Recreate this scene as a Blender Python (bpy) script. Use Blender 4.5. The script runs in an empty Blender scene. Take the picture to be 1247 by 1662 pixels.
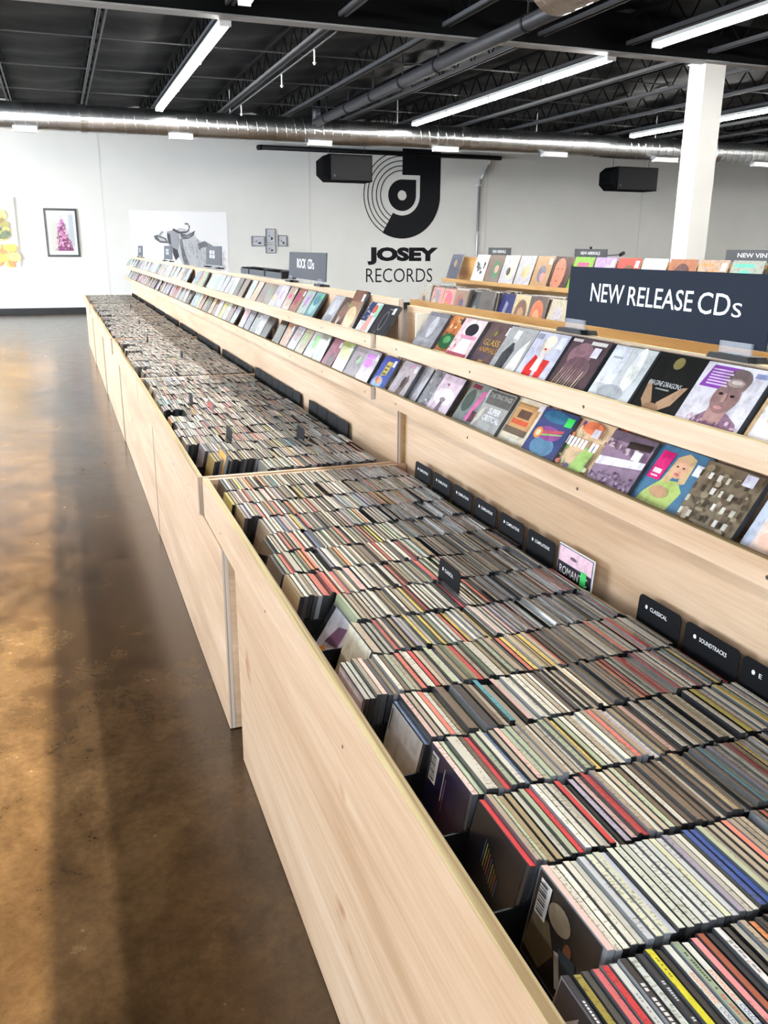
import bpy, math, random
from mathutils import Matrix, Vector
import numpy as np

rnd = random.Random(7)
SC = bpy.context.scene
COL = SC.collection

# ------------------------------------------------------------------ camera
CAM = (0.0, 0.0, 1.5)
RIGHT = (0.93932882, -0.34295097, 0.00678172)
DOWN = (-0.09472422, -0.27834634, -0.95579843)
FWD = (0.32967966, 0.89716662, -0.2939445)
cd_ = bpy.data.cameras.new('camera')
cam = bpy.data.objects.new('camera', cd_)
COL.objects.link(cam)
cam.matrix_world = Matrix(((RIGHT[0], -DOWN[0], -FWD[0], CAM[0]),
                           (RIGHT[1], -DOWN[1], -FWD[1], CAM[1]),
                           (RIGHT[2], -DOWN[2], -FWD[2], CAM[2]),
                           (0, 0, 0, 1)))
cd_.sensor_fit = 'HORIZONTAL'
cd_.sensor_width = 36.0
cd_.lens = 1395.65 / 1247 * 36.0
cd_.clip_start = 0.02
SC.camera = cam

# ------------------------------------------------------------------ world, sun, daylight, exposure
w = bpy.data.worlds.new('world')
SC.world = w
w.use_nodes = True
bg = w.node_tree.nodes['Background']
bg.inputs[0].default_value = (0.75, 0.87, 1.0, 1)
bg.inputs[1].default_value = 2.0

sun = bpy.data.lights.new('sun', 'SUN')
sun.energy = 62.0
sun.angle = 0.0093
sun.color = (1.0, 0.94, 0.82)
so = bpy.data.objects.new('sun', sun)
COL.objects.link(so)
so.rotation_euler = Vector((0.0, 1.0, -math.tan(math.radians(10.0)))).to_track_quat('-Z', 'Y').to_euler()

# daylight entering through the shop-front glazing behind the camera
wl = bpy.data.lights.new('shopfront_daylight', 'AREA')
wl.shape = 'RECTANGLE'
wl.size = 9.0
wl.size_y = 3.0
wl.energy = 430
wl.color = (0.82, 0.92, 1.0)
wo = bpy.data.objects.new('shopfront_daylight', wl)
COL.objects.link(wo)
wo.location = (-4.8, -3.7, 1.75)
wo.rotation_euler = (math.radians(90), 0, 0)

# daylight through the glazing in the left-hand wall
wl2 = bpy.data.lights.new('side_daylight', 'AREA')
wl2.shape = 'RECTANGLE'
wl2.size = 12.0
wl2.size_y = 2.8
wl2.energy = 2000
wl2.color = (0.82, 0.91, 1.0)
wo2 = bpy.data.objects.new('side_daylight', wl2)
COL.objects.link(wo2)
wo2.location = (-9.7, 13.0, 1.75)
wo2.rotation_euler = (math.radians(90), 0, math.radians(-90))

SC.view_settings.view_transform = 'Standard'
SC.view_settings.look = 'None'
SC.view_settings.gamma = 1.0
SC.view_settings.use_curve_mapping = False
SC.view_settings.exposure = 0.25

# ------------------------------------------------------------------ materials
def srgb(c):
    def f(v):
        v /= 255.0
        return v / 12.92 if v <= 0.04045 else ((v + 0.055) / 1.055) ** 2.4
    return (f(c[0]), f(c[1]), f(c[2]), 1.0)

def new_mat(name):
    m = bpy.data.materials.new(name)
    m.use_nodes = True
    nt = m.node_tree
    return m, nt, nt.nodes['Principled BSDF']

def plain(name, rgb, rough=0.5, metal=0.0, coat=0.0, spec=0.5):
    m, nt, b = new_mat(name)
    b.inputs['Base Color'].default_value = srgb(rgb)
    b.inputs['Roughness'].default_value = rough
    b.inputs['Metallic'].default_value = metal
    b.inputs['Specular IOR Level'].default_value = spec
    b.inputs['Coat Weight'].default_value = coat
    b.inputs['Coat Roughness'].default_value = 0.08
    return m

def ramp(nt, fac, stops):
    r = nt.nodes.new('ShaderNodeValToRGB')
    while len(r.color_ramp.elements) < len(stops):
        r.color_ramp.elements.new(0.5)
    for e, (p, c) in zip(r.color_ramp.elements, stops):
        e.position = p
        e.color = srgb(c)
    nt.links.new(fac, r.inputs[0])
    return r.outputs[0]

def noise(nt, scale3, scale=1.0, detail=4.0, rough=0.55, dist=0.0, vec=None):
    if vec is None:
        g = nt.nodes.new('ShaderNodeNewGeometry')
        vec = g.outputs['Position']
    mp = nt.nodes.new('ShaderNodeMapping')
    mp.inputs['Scale'].default_value = scale3
    nt.links.new(vec, mp.inputs[0])
    n = nt.nodes.new('ShaderNodeTexNoise')
    n.inputs['Scale'].default_value = scale
    n.inputs['Detail'].default_value = detail
    n.inputs['Roughness'].default_value = rough
    n.inputs['Distortion'].default_value = dist
    nt.links.new(mp.outputs[0], n.inputs['Vector'])
    return n.outputs['Fac']

def mix(nt, a, b, fac, mode='MULTIPLY'):
    m = nt.nodes.new('ShaderNodeMix')
    m.data_type = 'RGBA'
    m.blend_type = mode
    for s, v in ((6, a), (7, b), (0, fac)):
        if hasattr(v, 'default_value') or isinstance(v, bpy.types.NodeSocket):
            nt.links.new(v, m.inputs[s])
        else:
            m.inputs[s].default_value = v
    return m.outputs[2]

def plywood(name, lo, mid, hi, sc=(3.0, 0.7, 7.0)):
    m, nt, b = new_mat(name)
    f1 = noise(nt, sc, 0.8, 4, 0.55, 1.2)
    c1 = ramp(nt, f1, [(0.33, lo), (0.5, mid), (0.66, hi)])
    f2 = noise(nt, (sc[0] * 8, sc[1] * 5, sc[2] * 14), 1.0, 4, 0.6, 0.2)
    c2 = ramp(nt, f2, [(0.35, (232, 224, 214)), (0.62, (255, 255, 255))])
    c = mix(nt, c1, c2, 0.6)
    # small dark knots and scuffs
    f3 = noise(nt, (9, 5, 11), 1.0, 2, 0.4)
    c3 = ramp(nt, f3, [(0.72, (255, 255, 255)), (0.80, (198, 150, 112))])
    c = mix(nt, c, c3, 0.6)
    nt.links.new(c, b.inputs['Base Color'])
    b.inputs['Roughness'].default_value = 0.42
    b.inputs['Specular IOR Level'].default_value = 0.4
    return m

PLY = plywood('plywood_birch', (192, 161, 130), (207, 178, 149), (217, 192, 166))
PLYG = plywood('plywood_golden', (168, 128, 76), (190, 150, 95), (206, 170, 116))
PLYE, nt, b = new_mat('plywood_edge')
g = noise(nt, (60, 0.6, 260), 1.0, 2)
nt.links.new(ramp(nt, g, [(0.38, (132, 108, 68)), (0.5, (188, 170, 124)), (0.7, (204, 190, 150))]), b.inputs['Base Color'])
b.inputs['Roughness'].default_value = 0.6
PLYEV, nt, b = new_mat('plywood_edge_upright')
g = noise(nt, (260, 60, 0.6), 1.0, 2)
nt.links.new(ramp(nt, g, [(0.38, (150, 128, 110)), (0.5, (194, 178, 164)), (0.7, (206, 194, 182))]), b.inputs['Base Color'])
b.inputs['Roughness'].default_value = 0.6

FLOOR, nt, b = new_mat('stained_concrete')
n1 = noise(nt, (0.9, 0.6, 1), 1.0, 6, 0.62, 0.5)
c1 = ramp(nt, n1, [(0.30, (60, 44, 26)), (0.5, (90, 68, 42)), (0.70, (124, 98, 64))])
n2 = noise(nt, (5, 4, 1), 1.0, 8, 0.7, 0.3)
c2 = ramp(nt, n2, [(0.33, (150, 140, 132)), (0.6, (255, 252, 246))])
c = mix(nt, c1, c2, 0.75)
n3 = noise(nt, (40, 40, 1), 1.0, 4, 0.7)
c3 = ramp(nt, n3, [(0.3, (200, 190, 180)), (0.6, (255, 255, 255))])
c = mix(nt, c, c3, 0.6)
nt.links.new(c, b.inputs['Base Color'])
b.inputs['Specular IOR Level'].default_value = 0.5
b.inputs['Coat Weight'].default_value = 0.22
b.inputs['Coat Roughness'].default_value = 0.16
mr = nt.nodes.new('ShaderNodeMapRange')
mr.inputs['To Min'].default_value = 0.17
mr.inputs['To Max'].default_value = 0.33
nt.links.new(n2, mr.inputs[0])
nt.links.new(mr.outputs[0], b.inputs['Roughness'])

WALL, nt, b = new_mat('painted_wall')
n1 = noise(nt, (0.5, 0.5, 0.5), 1.0, 3)
nt.links.new(ramp(nt, n1, [(0.3, (226, 226, 222)), (0.7, (236, 236, 233))]), b.inputs['Base Color'])
b.inputs['Roughness'].default_value = 0.38
b.inputs['Specular IOR Level'].default_value = 0.35

CEIL, nt, b = new_mat('black_roof_insulation')
n1 = noise(nt, (0.8, 2.2, 1), 1.0, 5, 0.6, 0.8)
nt.links.new(ramp(nt, n1, [(0.3, (5, 6, 8)), (0.7, (16, 18, 22))]), b.inputs['Base Color'])
b.inputs['Specular IOR Level'].default_value = 0.12
b.inputs['Roughness'].default_value = 0.6
JOIST = plain('joist_steel', (66, 68, 73), 0.55, 0.1)
JOISTB = plain('joist_steel_black', (8, 9, 11), 0.7, spec=0.08)
GIRD = plain('girder_paint', (128, 130, 132), 0.5)
PILLARM = plain('pillar_paint', (238, 238, 236), 0.45)
BLACK = plain('black_plastic', (13, 14, 18), 0.55, spec=0.25)
SPKM = plain('speaker_black', (9, 10, 12), 0.85, spec=0.05)
BASEB = plain('black_rubber_base', (14, 16, 20), 0.45)
CARDM = plain('divider_card_black', (11, 12, 16), 0.6, spec=0.1)
SIGNM = plain('sign_slate', (44, 50, 62), 0.9, spec=0.08)
SIGNG = plain('sign_slate_back', (78, 82, 90), 0.7, spec=0.2)
WHITE = plain('white_print', (236, 238, 240), 0.5)
GREYW = plain('grey_print', (190, 193, 198), 0.5)
INK = plain('black_vinyl_print', (16, 18, 23), 0.5, spec=0.18)
SCREW = plain('screw_hole', (60, 42, 28), 0.6)
WHITEM = plain('white_metal', (232, 234, 236), 0.4)
ACRY, nt, b = new_mat('clear_acrylic')
b.inputs['Base Color'].default_value = (0.28, 0.30, 0.36, 1)
b.inputs['Roughness'].default_value = 0.3
b.inputs['Alpha'].default_value = 0.35
DUCT, nt, b = new_mat('galvanised_steel')
n1 = noise(nt, (3, 3, 3), 1.0, 4)
nt.links.new(ramp(nt, n1, [(0.3, (190, 192, 194)), (0.7, (222, 224, 226))]), b.inputs['Base Color'])
b.inputs['Metallic'].default_value = 1.0
b.inputs['Roughness'].default_value = 0.3
PIPEM = plain('pipe_grey', (52, 54, 60), 0.45, 0.5)
TUBE, nt, b = new_mat('fluorescent_tube')
b.inputs['Base Color'].default_value = (1, 1, 1, 1)
b.inputs['Emission Color'].default_value = (1.0, 0.98, 0.93, 1)
b.inputs['Emission Strength'].default_value = 85.0

_pc = {}
def pcol(c, rough=0.28):
    k = (tuple(c), rough)
    if k not in _pc:
        m = plain('print_%02x%02x%02x' % tuple(c), c, rough, 0, 0.25)
        nt = m.node_tree
        if rough > 0.285:
            _pc[k] = m
            return m
        f = noise(nt, (34, 34, 34), 1.0, 5, 0.65, 0.4)
        cc = ramp(nt, f, [(0.30, (206, 204, 206)), (0.52, (248, 247, 246)), (0.72, (255, 255, 255))])
        nt.links.new(mix(nt, srgb(c), cc, 1.0), nt.nodes['Principled BSDF'].inputs['Base Color'])
        _pc[k] = m
    return _pc[k]

# jewel cases and spines: colour from the object
def obj_colour_mat(name, attr, rough, spine):
    m, nt, b = new_mat(name)
    if attr:
        a = nt.nodes.new('ShaderNodeAttribute')
        a.attribute_name = 'Col'
        col = a.outputs['Color']
    else:
        a = nt.nodes.new('ShaderNodeObjectInfo')
        col = a.outputs['Color']
    if spine:
        g_ = nt.nodes.new('ShaderNodeNewGeometry')
        f = noise(nt, (170, 320, 10), 1.0, 2, 0.5)
        c2 = ramp(nt, f, [(0.38, (196, 190, 182)), (0.46, (255, 255, 255)), (1.0, (255, 255, 255))])
        f2 = noise(nt, (60, 7, 3), 1.0, 1, 0.5)
        msk = nt.nodes.new('ShaderNodeMapRange')
        msk.inputs['From Min'].default_value = 0.48
        msk.inputs['From Max'].default_value = 0.52
        nt.links.new(f2, msk.inputs[0])
        col = mix(nt, col, c2, msk.outputs[0])
    nt.links.new(col, b.inputs['Base Color'])
    b.inputs['Roughness'].default_value = rough
    b.inputs['Coat Weight'].default_value = 0.4
    b.inputs['Coat Roughness'].default_value = 0.1
    return m
CASE = obj_colour_mat('jewel_case', False, 0.2, False)
SPINE = obj_colour_mat('spine_card', False, 0.4, True)
CASE_A = obj_colour_mat('jewel_case_stack', True, 0.2, False)
SPINE_A = obj_colour_mat('spine_card_stack', True, 0.4, True)

# ------------------------------------------------------------------ mesh helpers
class MB:
    def __init__(s):
        s.v, s.f, s.m = [], [], []
    def add(s, verts, faces, mi=0):
        o = len(s.v)
        s.v += [tuple(p) for p in verts]
        s.f += [tuple(o + i for i in f) for f in faces]
        s.m += [mi] * len(faces)
    def box(s, a, b_, mi=0):
        x0, y0, z0 = a
        x1, y1, z1 = b_
        s.add([(x0, y0, z0), (x1, y0, z0), (x1, y1, z0), (x0, y1, z0), (x0, y0, z1), (x1, y0, z1), (x1, y1, z1), (x0, y1, z1)],
              [(3, 2, 1, 0), (4, 5, 6, 7), (0, 1, 5, 4), (1, 2, 6, 5), (2, 3, 7, 6), (3, 0, 4, 7)], mi)
    def tube(s, p0, p1, r, n=10, mi=0, caps=True, r1=None):
        p0, p1 = Vector(p0), Vector(p1)
        d = (p1 - p0).normalized()
        u = d.cross(Vector((0, 0, 1)))
        if u.length < 1e-4:
            u = Vector((1, 0, 0))
        u.normalize()
        v = d.cross(u)
        r1 = r if r1 is None else r1
        vs = []
        for p, rr in ((p0, r), (p1, r1)):
            for k in range(n):
                a = 2 * math.pi * k / n
                vs.append(p + u * math.cos(a) * rr + v * math.sin(a) * rr)
        fs = [(k, (k + 1) % n, n + (k + 1) % n, n + k) for k in range(n)]
        if caps:
            fs += [tuple(range(n - 1, -1, -1)), tuple(range(n, 2 * n))]
        s.add(vs, fs, mi)
    def prism(s, pts, y0, y1, mi=0):
        # outline pts (x, z), extruded from y0 to y1
        n = len(pts)
        s.add([(x, y0, z) for x, z in pts] + [(x, y1, z) for x, z in pts],
              [tuple(range(n)), tuple(range(2 * n - 1, n - 1, -1))] + [(k, n + k, n + (k + 1) % n, (k + 1) % n) for k in range(n)], mi)
    def mesh(s, name, mats, smooth=False):
        me = bpy.data.meshes.new(name)
        me.from_pydata(s.v, [], s.f)
        for m in mats:
            me.materials.append(m)
        if len(mats) > 1:
            me.polygons.foreach_set('material_index', s.m)
        if smooth:
            me.polygons.foreach_set('use_smooth', [True] * len(me.polygons))
        me.update()
        return me
    def build(s, name, mats, parent=None, smooth=False, bevel=0.0):
        if not isinstance(mats, (list, tuple)):
            mats = [mats]
        return link(name, s.mesh(name, mats, smooth), parent, bevel)

def link(name, data, parent=None, bevel=0.0):
    o = bpy.data.objects.new(name, data)
    COL.objects.link(o)
    if parent is not None:
        o.parent = parent
    if bevel:
        md = o.modifiers.new('bevel', 'BEVEL')
        md.width = bevel
        md.segments = 2
        md.limit_method = 'ANGLE'
    return o

def boxo(name, a, b_, mat, parent=None, bevel=0.0):
    m = MB()
    m.box(a, b_)
    return m.build(name, mat, parent, bevel=bevel)

def tag(o, label, cat, group=None):
    o['label'] = label
    o['category'] = cat
    if group:
        o['group'] = group
    return o

def empty(name, loc=(0, 0, 0), label=None, cat=None, group=None):
    o = bpy.data.objects.new(name, None)
    COL.objects.link(o)
    o.location = loc
    o.empty_display_size = 0.1
    if label:
        tag(o, label, cat, group)
    return o

def struct(o):
    o['kind'] = 'structure'
    return o

_tx = {}
def text_mesh(t, bold):
    k = (t, bold)
    if k not in _tx:
        cu = bpy.data.curves.new('lettering', 'FONT')
        cu.body = t
        cu.resolution_u = 3
        cu.offset = bold
        ob = bpy.data.objects.new('lettering', cu)
        COL.objects.link(ob)
        dg = bpy.context.evaluated_depsgraph_get()
        me = bpy.data.meshes.new_from_object(ob.evaluated_get(dg))
        vs = [(v.co.x, v.co.y) for v in me.vertices]
        fs = [tuple(p.vertices) for p in me.polygons]
        bpy.data.objects.remove(ob)
        bpy.data.curves.remove(cu)
        bpy.data.meshes.remove(me)
        xs = [p[0] for p in vs] or [0]
        ys = [p[1] for p in vs] or [0]
        x0, x1, y0, y1 = min(xs), max(xs), min(ys), max(ys)
        vs = [((x - x0) / (x1 - x0), (y - y0) / (y1 - y0)) for x, y in vs]
        _tx[k] = (vs, fs)
    return _tx[k]

def art(parent, wd, ht, shapes, name='cover_art', front=0.0, step=0.00025, rough=0.28, z0=0.0):
    """flat print on the local -y face: shapes in 0..1, origin bottom left, x centred"""
    m = MB()
    mats, idx = [], {}
    for i, s in enumerate(shapes):
        c = tuple(s[-1]) if s[0] != 't' else tuple(s[6])
        if c not in idx:
            idx[c] = len(mats)
            mats.append(pcol(c, rough))
        y = front - step * (i + 1)
        P = lambda x, v: ((x - 0.5) * wd, y, z0 + v * ht)
        if s[0] == 'r':
            _, x0, v0, x1, v1, _c = s
            m.add([P(x0, v0), P(x1, v0), P(x1, v1), P(x0, v1)], [(0, 1, 2, 3)], idx[c])
        elif s[0] == 'e':
            _, cx, cv, rx, rv, _c = s
            n = 18
            m.add([P(cx + rx * math.cos(2 * math.pi * k / n), cv + rv * math.sin(2 * math.pi * k / n)) for k in range(n)], [tuple(range(n))], idx[c])
        elif s[0] == 'p':
            pts = s[1]
            m.add([P(*p) for p in pts], [tuple(range(len(pts)))], idx[c])
        elif s[0] == 't':
            _, t, x0, v0, x1, v1, _c = s[:7]
            bold = s[7] if len(s) > 7 else 0.0
            vs, fs = text_mesh(t, bold)
            m.add([P(x0 + (x1 - x0) * a, v0 + (v1 - v0) * b_) for a, b_ in vs], fs, idx[c])
    return m.build(name, mats, parent)

def frame_facing_aisle(loc, lean=0.0):
    """local x -> -Y (left of the browsing customer is +Y), local -y faces the aisle (-X), local z leans back to +X"""
    s, c = math.sin(lean), math.cos(lean)
    X, Y, Z = (0, -1, 0), (c, 0, -s), (s, 0, c)
    return Matrix(((X[0], Y[0], Z[0], loc[0]), (X[1], Y[1], Z[1], loc[1]), (X[2], Y[2], Z[2], loc[2]), (0, 0, 0, 1)))

ORD = ['first', 'second', 'third', 'fourth', 'fifth', 'sixth', 'seventh', 'eighth', 'ninth', 'tenth']
def ordinal(n):
    if n <= 10:
        return ORD[n - 1]
    suf = 'th' if 10 < n % 100 < 14 else {1: 'st', 2: 'nd', 3: 'rd'}.get(n % 10, 'th')
    return '%d%s' % (n, suf)

# ------------------------------------------------------------------ the room
WY = 21.5      # far wall
XL, XR, YF = -10.0, 22.0, -4.0
ZC = 4.45
struct(boxo('floor', (XL - 0.3, YF - 6.0, -0.1), (XR + 0.3, WY + 0.3, 0.0), FLOOR))
wb = struct(boxo('wall_far', (XL, WY, 0), (XR, WY + 0.2, ZC + 0.2), WALL))
for x in (1.1, 5.92, 10.7, 15.5, -3.7):
    boxo('panel_joint', (x - 0.02, WY - 0.004, 0.2), (x + 0.02, WY + 0.001, ZC), plain('joint_paint', (218, 218, 214), 0.5), wb)
struct(boxo('baseboard_far', (XL, WY - 0.03, 0), (XR, WY, 0.135), BASEB))
m = MB()
m.box((XL - 0.2, YF, 0), (XL, 7.0, ZC + 0.2))
m.box((XL - 0.2, 19.0, 0), (XL, WY, ZC + 0.2))
m.box((XL - 0.2, 7.0, 0), (XL, 19.0, 0.3))
m.box((XL - 0.2, 7.0, 3.2), (XL, 19.0, ZC + 0.2))
struct(m.build('wall_left', WALL))
for k in range(7):
    struct(boxo('trim_%d' % (k + 1), (XL - 0.15, 7.0 + 2.0 * k - 0.03, 0.3), (XL - 0.05, 7.0 + 2.0 * k + 0.03, 3.2), PIPEM))
struct(boxo('wall_right', (XR, YF, 0), (XR + 0.2, WY, ZC + 0.2), WALL))
m = MB()
m.box((-0.165, YF, 0), (XR, YF + 0.2, ZC + 0.2))
m.box((XL, YF, 3.3), (-0.165, YF + 0.2, ZC + 0.2))
struct(m.build('wall_front', WALL))

# sagging black insulation under the roof deck
nx, ny = 110, 90
m = MB()
xs = np.linspace(XL, XR, nx + 1)
ys = np.linspace(YF, WY, ny + 1)
JX = [-8.24 + 1.283 * k for k in range(24)]
def sag(x, y):
    t = ((x - JX[0]) / 1.283) % 1.0
    return ZC - 0.10 * math.sin(math.pi * t) ** 0.8 * (0.6 + 0.4 * math.sin(y * 1.9 + math.floor((x - JX[0]) / 1.283) * 1.7)) - 0.03 * math.sin(y * 5.3 + x * 2.1)
m.add([(x, y, sag(x, y)) for y in ys for x in xs],
      [(j * (nx + 1) + i, (j + 1) * (nx + 1) + i, (j + 1) * (nx + 1) + i + 1, j * (nx + 1) + i + 1) for j in range(ny) for i in range(nx)])
ceil = struct(m.build('ceiling', CEIL, smooth=True))
boxo('roof_deck', (XL - 0.2, YF, ZC + 0.12), (XR + 0.2, WY + 0.2, ZC + 0.25), JOISTB, ceil)

GY = 10.6
jm = {}
def joist_mesh(y0, y1):
    zb = 4.0
    a = MB()
    for s in (-1, 1):
        xx = s * 0.05
        a.box((min(xx, xx - s * 0.032), y0, zb), (max(xx, xx - s * 0.032), y1, zb + 0.006))
        a.box((min(xx, xx - s * 0.032), y0, zb), (min(xx, xx - s * 0.032) + 0.006, y1, zb + 0.045))
    b_ = MB()
    b_.box((-0.04, y0, ZC - 0.13), (0.04, y1, ZC - 0.09))
    n = int((y1 - y0) / 0.55)
    for k in range(n):
        ya = y0 + (y1 - y0) * k / n
        yb = y0 + (y1 - y0) * (k + 1) / n
        ym = (ya + yb) / 2
        b_.tube((0, ya, zb + 0.02), (0, ym, ZC - 0.11), 0.012, 5)
        b_.tube((0, ym, ZC - 0.11), (0, yb, zb + 0.02), 0.012, 5)
    return a.mesh('joist', [JOIST]), b_.mesh('joist_web', [JOISTB])
for (y0, y1) in ((GY + 0.12, WY - 0.02), (YF + 0.2, GY - 0.12)):
    a, b_ = joist_mesh(y0, y1)
    for x in JX:
        o = link('joist', a, ceil)
        o.location = (x, 0, 0)
        link('joist_web', b_, o)
for y in (2.0, 4.4, 6.8, 12.9, 15.1, 17.3, 19.5):
    m = MB()
    m.tube((XL, y, 4.06), (XR, y, 4.06), 0.011, 6)
    m.build('bridging_rod', JOIST, ceil)
m = MB()
m.box((XL, GY - 0.10, 3.905), (XR, GY + 0.10, 3.925))
gd = m.build('girder', GIRD, ceil)
m = MB()
m.box((XL, GY - 0.012, 3.925), (XR, GY + 0.012, ZC - 0.06))
m.build('girder_web', JOISTB, gd)

# white square pillar under the girder
pr = empty('pillar', (8.65, GY + 0.17, 0), 'square white pillar rising behind the vinyl racks to the roof girder', 'pillar')
m = MB()
m.box((-0.17, -0.17, 0), (0.17, 0.17, 3.93))
m.build('shaft', PILLARM, pr, bevel=0.004)
m = MB()
m.box((-0.19, -0.19, 3.93), (0.19, 0.19, 3.945))
m.build('cap_plate', PILLARM, pr)

# ------------------------------------------------------------------ ducts, pipes, speakers, lights
def helix(m, p0, p1, r, pitch, wr, n=20):
    p0, p1 = Vector(p0), Vector(p1)
    d = (p1 - p0)
    L = d.length
    d.normalize()
    u = d.cross(Vector((0, 0, 1))).normalized()
    v = d.cross(u)
    turns = L / pitch
    N = int(turns * n)
    ring = []
    for i in range(N + 1):
        a = 2 * math.pi * i / n
        c = p0 + d * (L * i / N)
        rad = u * math.cos(a) + v * math.sin(a)
        q = c + rad * r
        ring.append((q - d * wr, q + rad * wr * 0.7, q + d * wr))
    vs = [p for t in ring for p in t]
    fs = []
    for i in range(N):
        for k in (0, 1):
            fs.append((3 * i + k, 3 * i + k + 1, 3 * i + 3 + k + 1, 3 * i + 3 + k))
    m.add(vs, fs)

dr = empty('spiral_duct', (5, 18, 3.71), 'long galvanised spiral duct running across in front of the far wall', 'duct')
m = MB()
m.tube((XL - 5, 0, 0), (XR - 5, 0, 0), 0.235, 32)
m.build('duct_pipe', DUCT, dr, smooth=True)
m = MB()
helix(m, (XL - 5, 0, 0), (XR - 5, 0, 0), 0.235, 0.19, 0.007)
m.build('spiral_seam', DUCT, dr)
for x in (0.7, 7.75, 14.9):
    m = MB()
    m.tube((x - 5 - 0.06, 0, 0), (x - 5 + 0.06, 0, 0), 0.246, 32)
    m.build('coupling_band', DUCT, dr, smooth=False)
for x0, x1 in ((-0.5, -0.13), (2.22, 2.62), (4.92, 5.37), (7.63, 8.15), (10.23, 10.79), (13.16, 13.74), (16.0, 16.6)):
    xc = (x0 + x1) / 2
    r = empty('duct_register', (0, 0, 0))
    r.parent = dr
    r.location = (xc - 5, -0.12, -0.225)
    wv = (x1 - x0) / 2
    boxo('register_box', (-wv, -0.05, -0.05), (wv, 0.12, 0.04), WHITEM, r, 0.004)
    boxo('register_flange', (-wv - 0.02, -0.058, -0.055), (wv + 0.02, -0.05, 0.045), WHITEM, r)
for x in (-3, 3.4, 6.85, 10.1, 13.2, 17):
    m = MB()
    m.tube((x - 5, 0, 0.23), (x - 5, 0, 0.72), 0.012, 6)
    m.build('hanger_strap', WHITEM, dr)

dr2 = empty('supply_duct', (4.16, 4.2, 3.66), 'fat galvanised spiral duct ending overhead at the top of the picture', 'duct')
m = MB()
m.tube((0, -5.0, 0), (0, 3.0, 0), 0.28, 32)
m.build('duct_pipe', DUCT, dr2, smooth=False)
m = MB()
helix(m, (0, -5.0, 0), (0, 3.0, 0), 0.28, 0.17, 0.008)
m.build('spiral_seam', DUCT, dr2)

m = MB()
m.tube((4.98, 1.0, 3.81), (4.98, 17.5, 3.81), 0.085, 14)
m.tube((4.98, 17.5, 3.73), (4.98, 17.5, 4.2), 0.085, 14)
pm = m.build('sprinkler_main', PIPEM, smooth=True)
tag(pm, 'thick grey sprinkler main pipe running along under the black roof', 'pipe')
for y in (9.2, 11.6, 12.9, 14.2, 15.5, 16.8):
    m = MB()
    m.tube((4.98, y - 0.02, 3.81), (4.98, y + 0.02, 3.81), 0.095, 14)
    m.tube((4.98, y, 3.89), (4.98, y, 4.30), 0.012, 6)
    m.build('pipe_hanger', BLACK, pm)
m = MB()
m.tube((3.4, 11.0, 3.96), (3.4, 20.5, 3.96), 0.013, 8)
m.tube((3.4, 11.0, 3.96), (3.4, 11.0, 4.2), 0.013, 8)
pm2 = m.build('branch_pipe', JOIST, smooth=True)
tag(pm2, 'thin grey branch pipe under the roof, left of the thick main', 'pipe')
for y in (12.0, 13.8, 16.9):
    m = MB()
    m.tube((3.4, y, 3.96), (3.4, y, 3.80), 0.012, 6)
    m.tube((3.4, y, 3.80), (3.4, y, 3.77), 0.03, 8, r1=0.012)
    m.build('sprinkler_head', WHITEM, pm2)

# fire pipe behind the duct and conduit down the wall
m = MB()
m.tube((4.75, WY - 0.12, 3.72), (11.0, WY - 0.12, 3.72), 0.055, 10)
m.tube((4.75, WY - 0.12, 3.72), (4.68, WY - 0.02, 3.72), 0.06, 10)
tag(m.build('wall_pipe', BLACK, smooth=True), 'black pipe under the duct along the top of the far wall', 'pipe')
m = MB()
pts = [(10.72, 3.75), (10.72, 3.55), (10.48, 3.2), (10.44, 3.05), (10.44, 0.1)]
for a, b_ in zip(pts, pts[1:]):
    m.tube((a[0], WY - 0.05, a[1]), (b_[0], WY - 0.05, b_[1]), 0.035, 10)
cdt = m.build('conduit', plain('conduit_metal', (188, 190, 192), 0.35, 0.6), smooth=True)
tag(cdt, 'pale metal conduit with an offset bend down the far wall right of the logo', 'conduit')
for z in (3.05, 1.9, 0.8):
    boxo('conduit_strap', (10.37, WY - 0.09, z - 0.02), (10.51, WY, z + 0.02), WHITEM, cdt)

def speaker(x0, x1, z0, z1, tip, label):
    y = 18.75
    r = empty('loudspeaker', ((x0 + x1) / 2, y, z0), label, 'speaker', 'hanging loudspeakers')
    hw, h = (x1 - x0) / 2, z1 - z0
    m = MB()
    # cabinet outline in plan of the front: bevelled corner on the left end
    m.prism([(-hw + 0.15, 0), (hw, 0.0), (hw, h), (-hw + 0.15, h), (-hw, h * 0.78), (-hw, h * 0.25)], -0.28, 0.25)
    m.build('cabinet', SPKM, r, bevel=0.006)
    boxo('grille', (-hw + 0.17, -0.292, 0.02), (hw - 0.02, -0.28, h - 0.02), BLACK, r)
    for xx in (-hw + 0.2, hw - 0.08):
        m = MB()
        m.tube((xx, 0, h), (xx, 0, 4.0 - z0), 0.006, 6)
        m.build('hanging_wire', JOIST, r)
    m = MB()
    m.tube((-hw + 0.25, -0.294, h * 0.2), (-hw + 0.25, -0.288, h * 0.2), 0.025, 10)
    m.build('badge', JOIST, r)
speaker(5.38, 6.47, 2.83, 3.36, 0, 'black loudspeaker hung under the duct beside the record logo')
speaker(12.43, 13.72, 2.84, 3.36, 0, 'black loudspeaker hung under the duct left of the white pillar')

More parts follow.
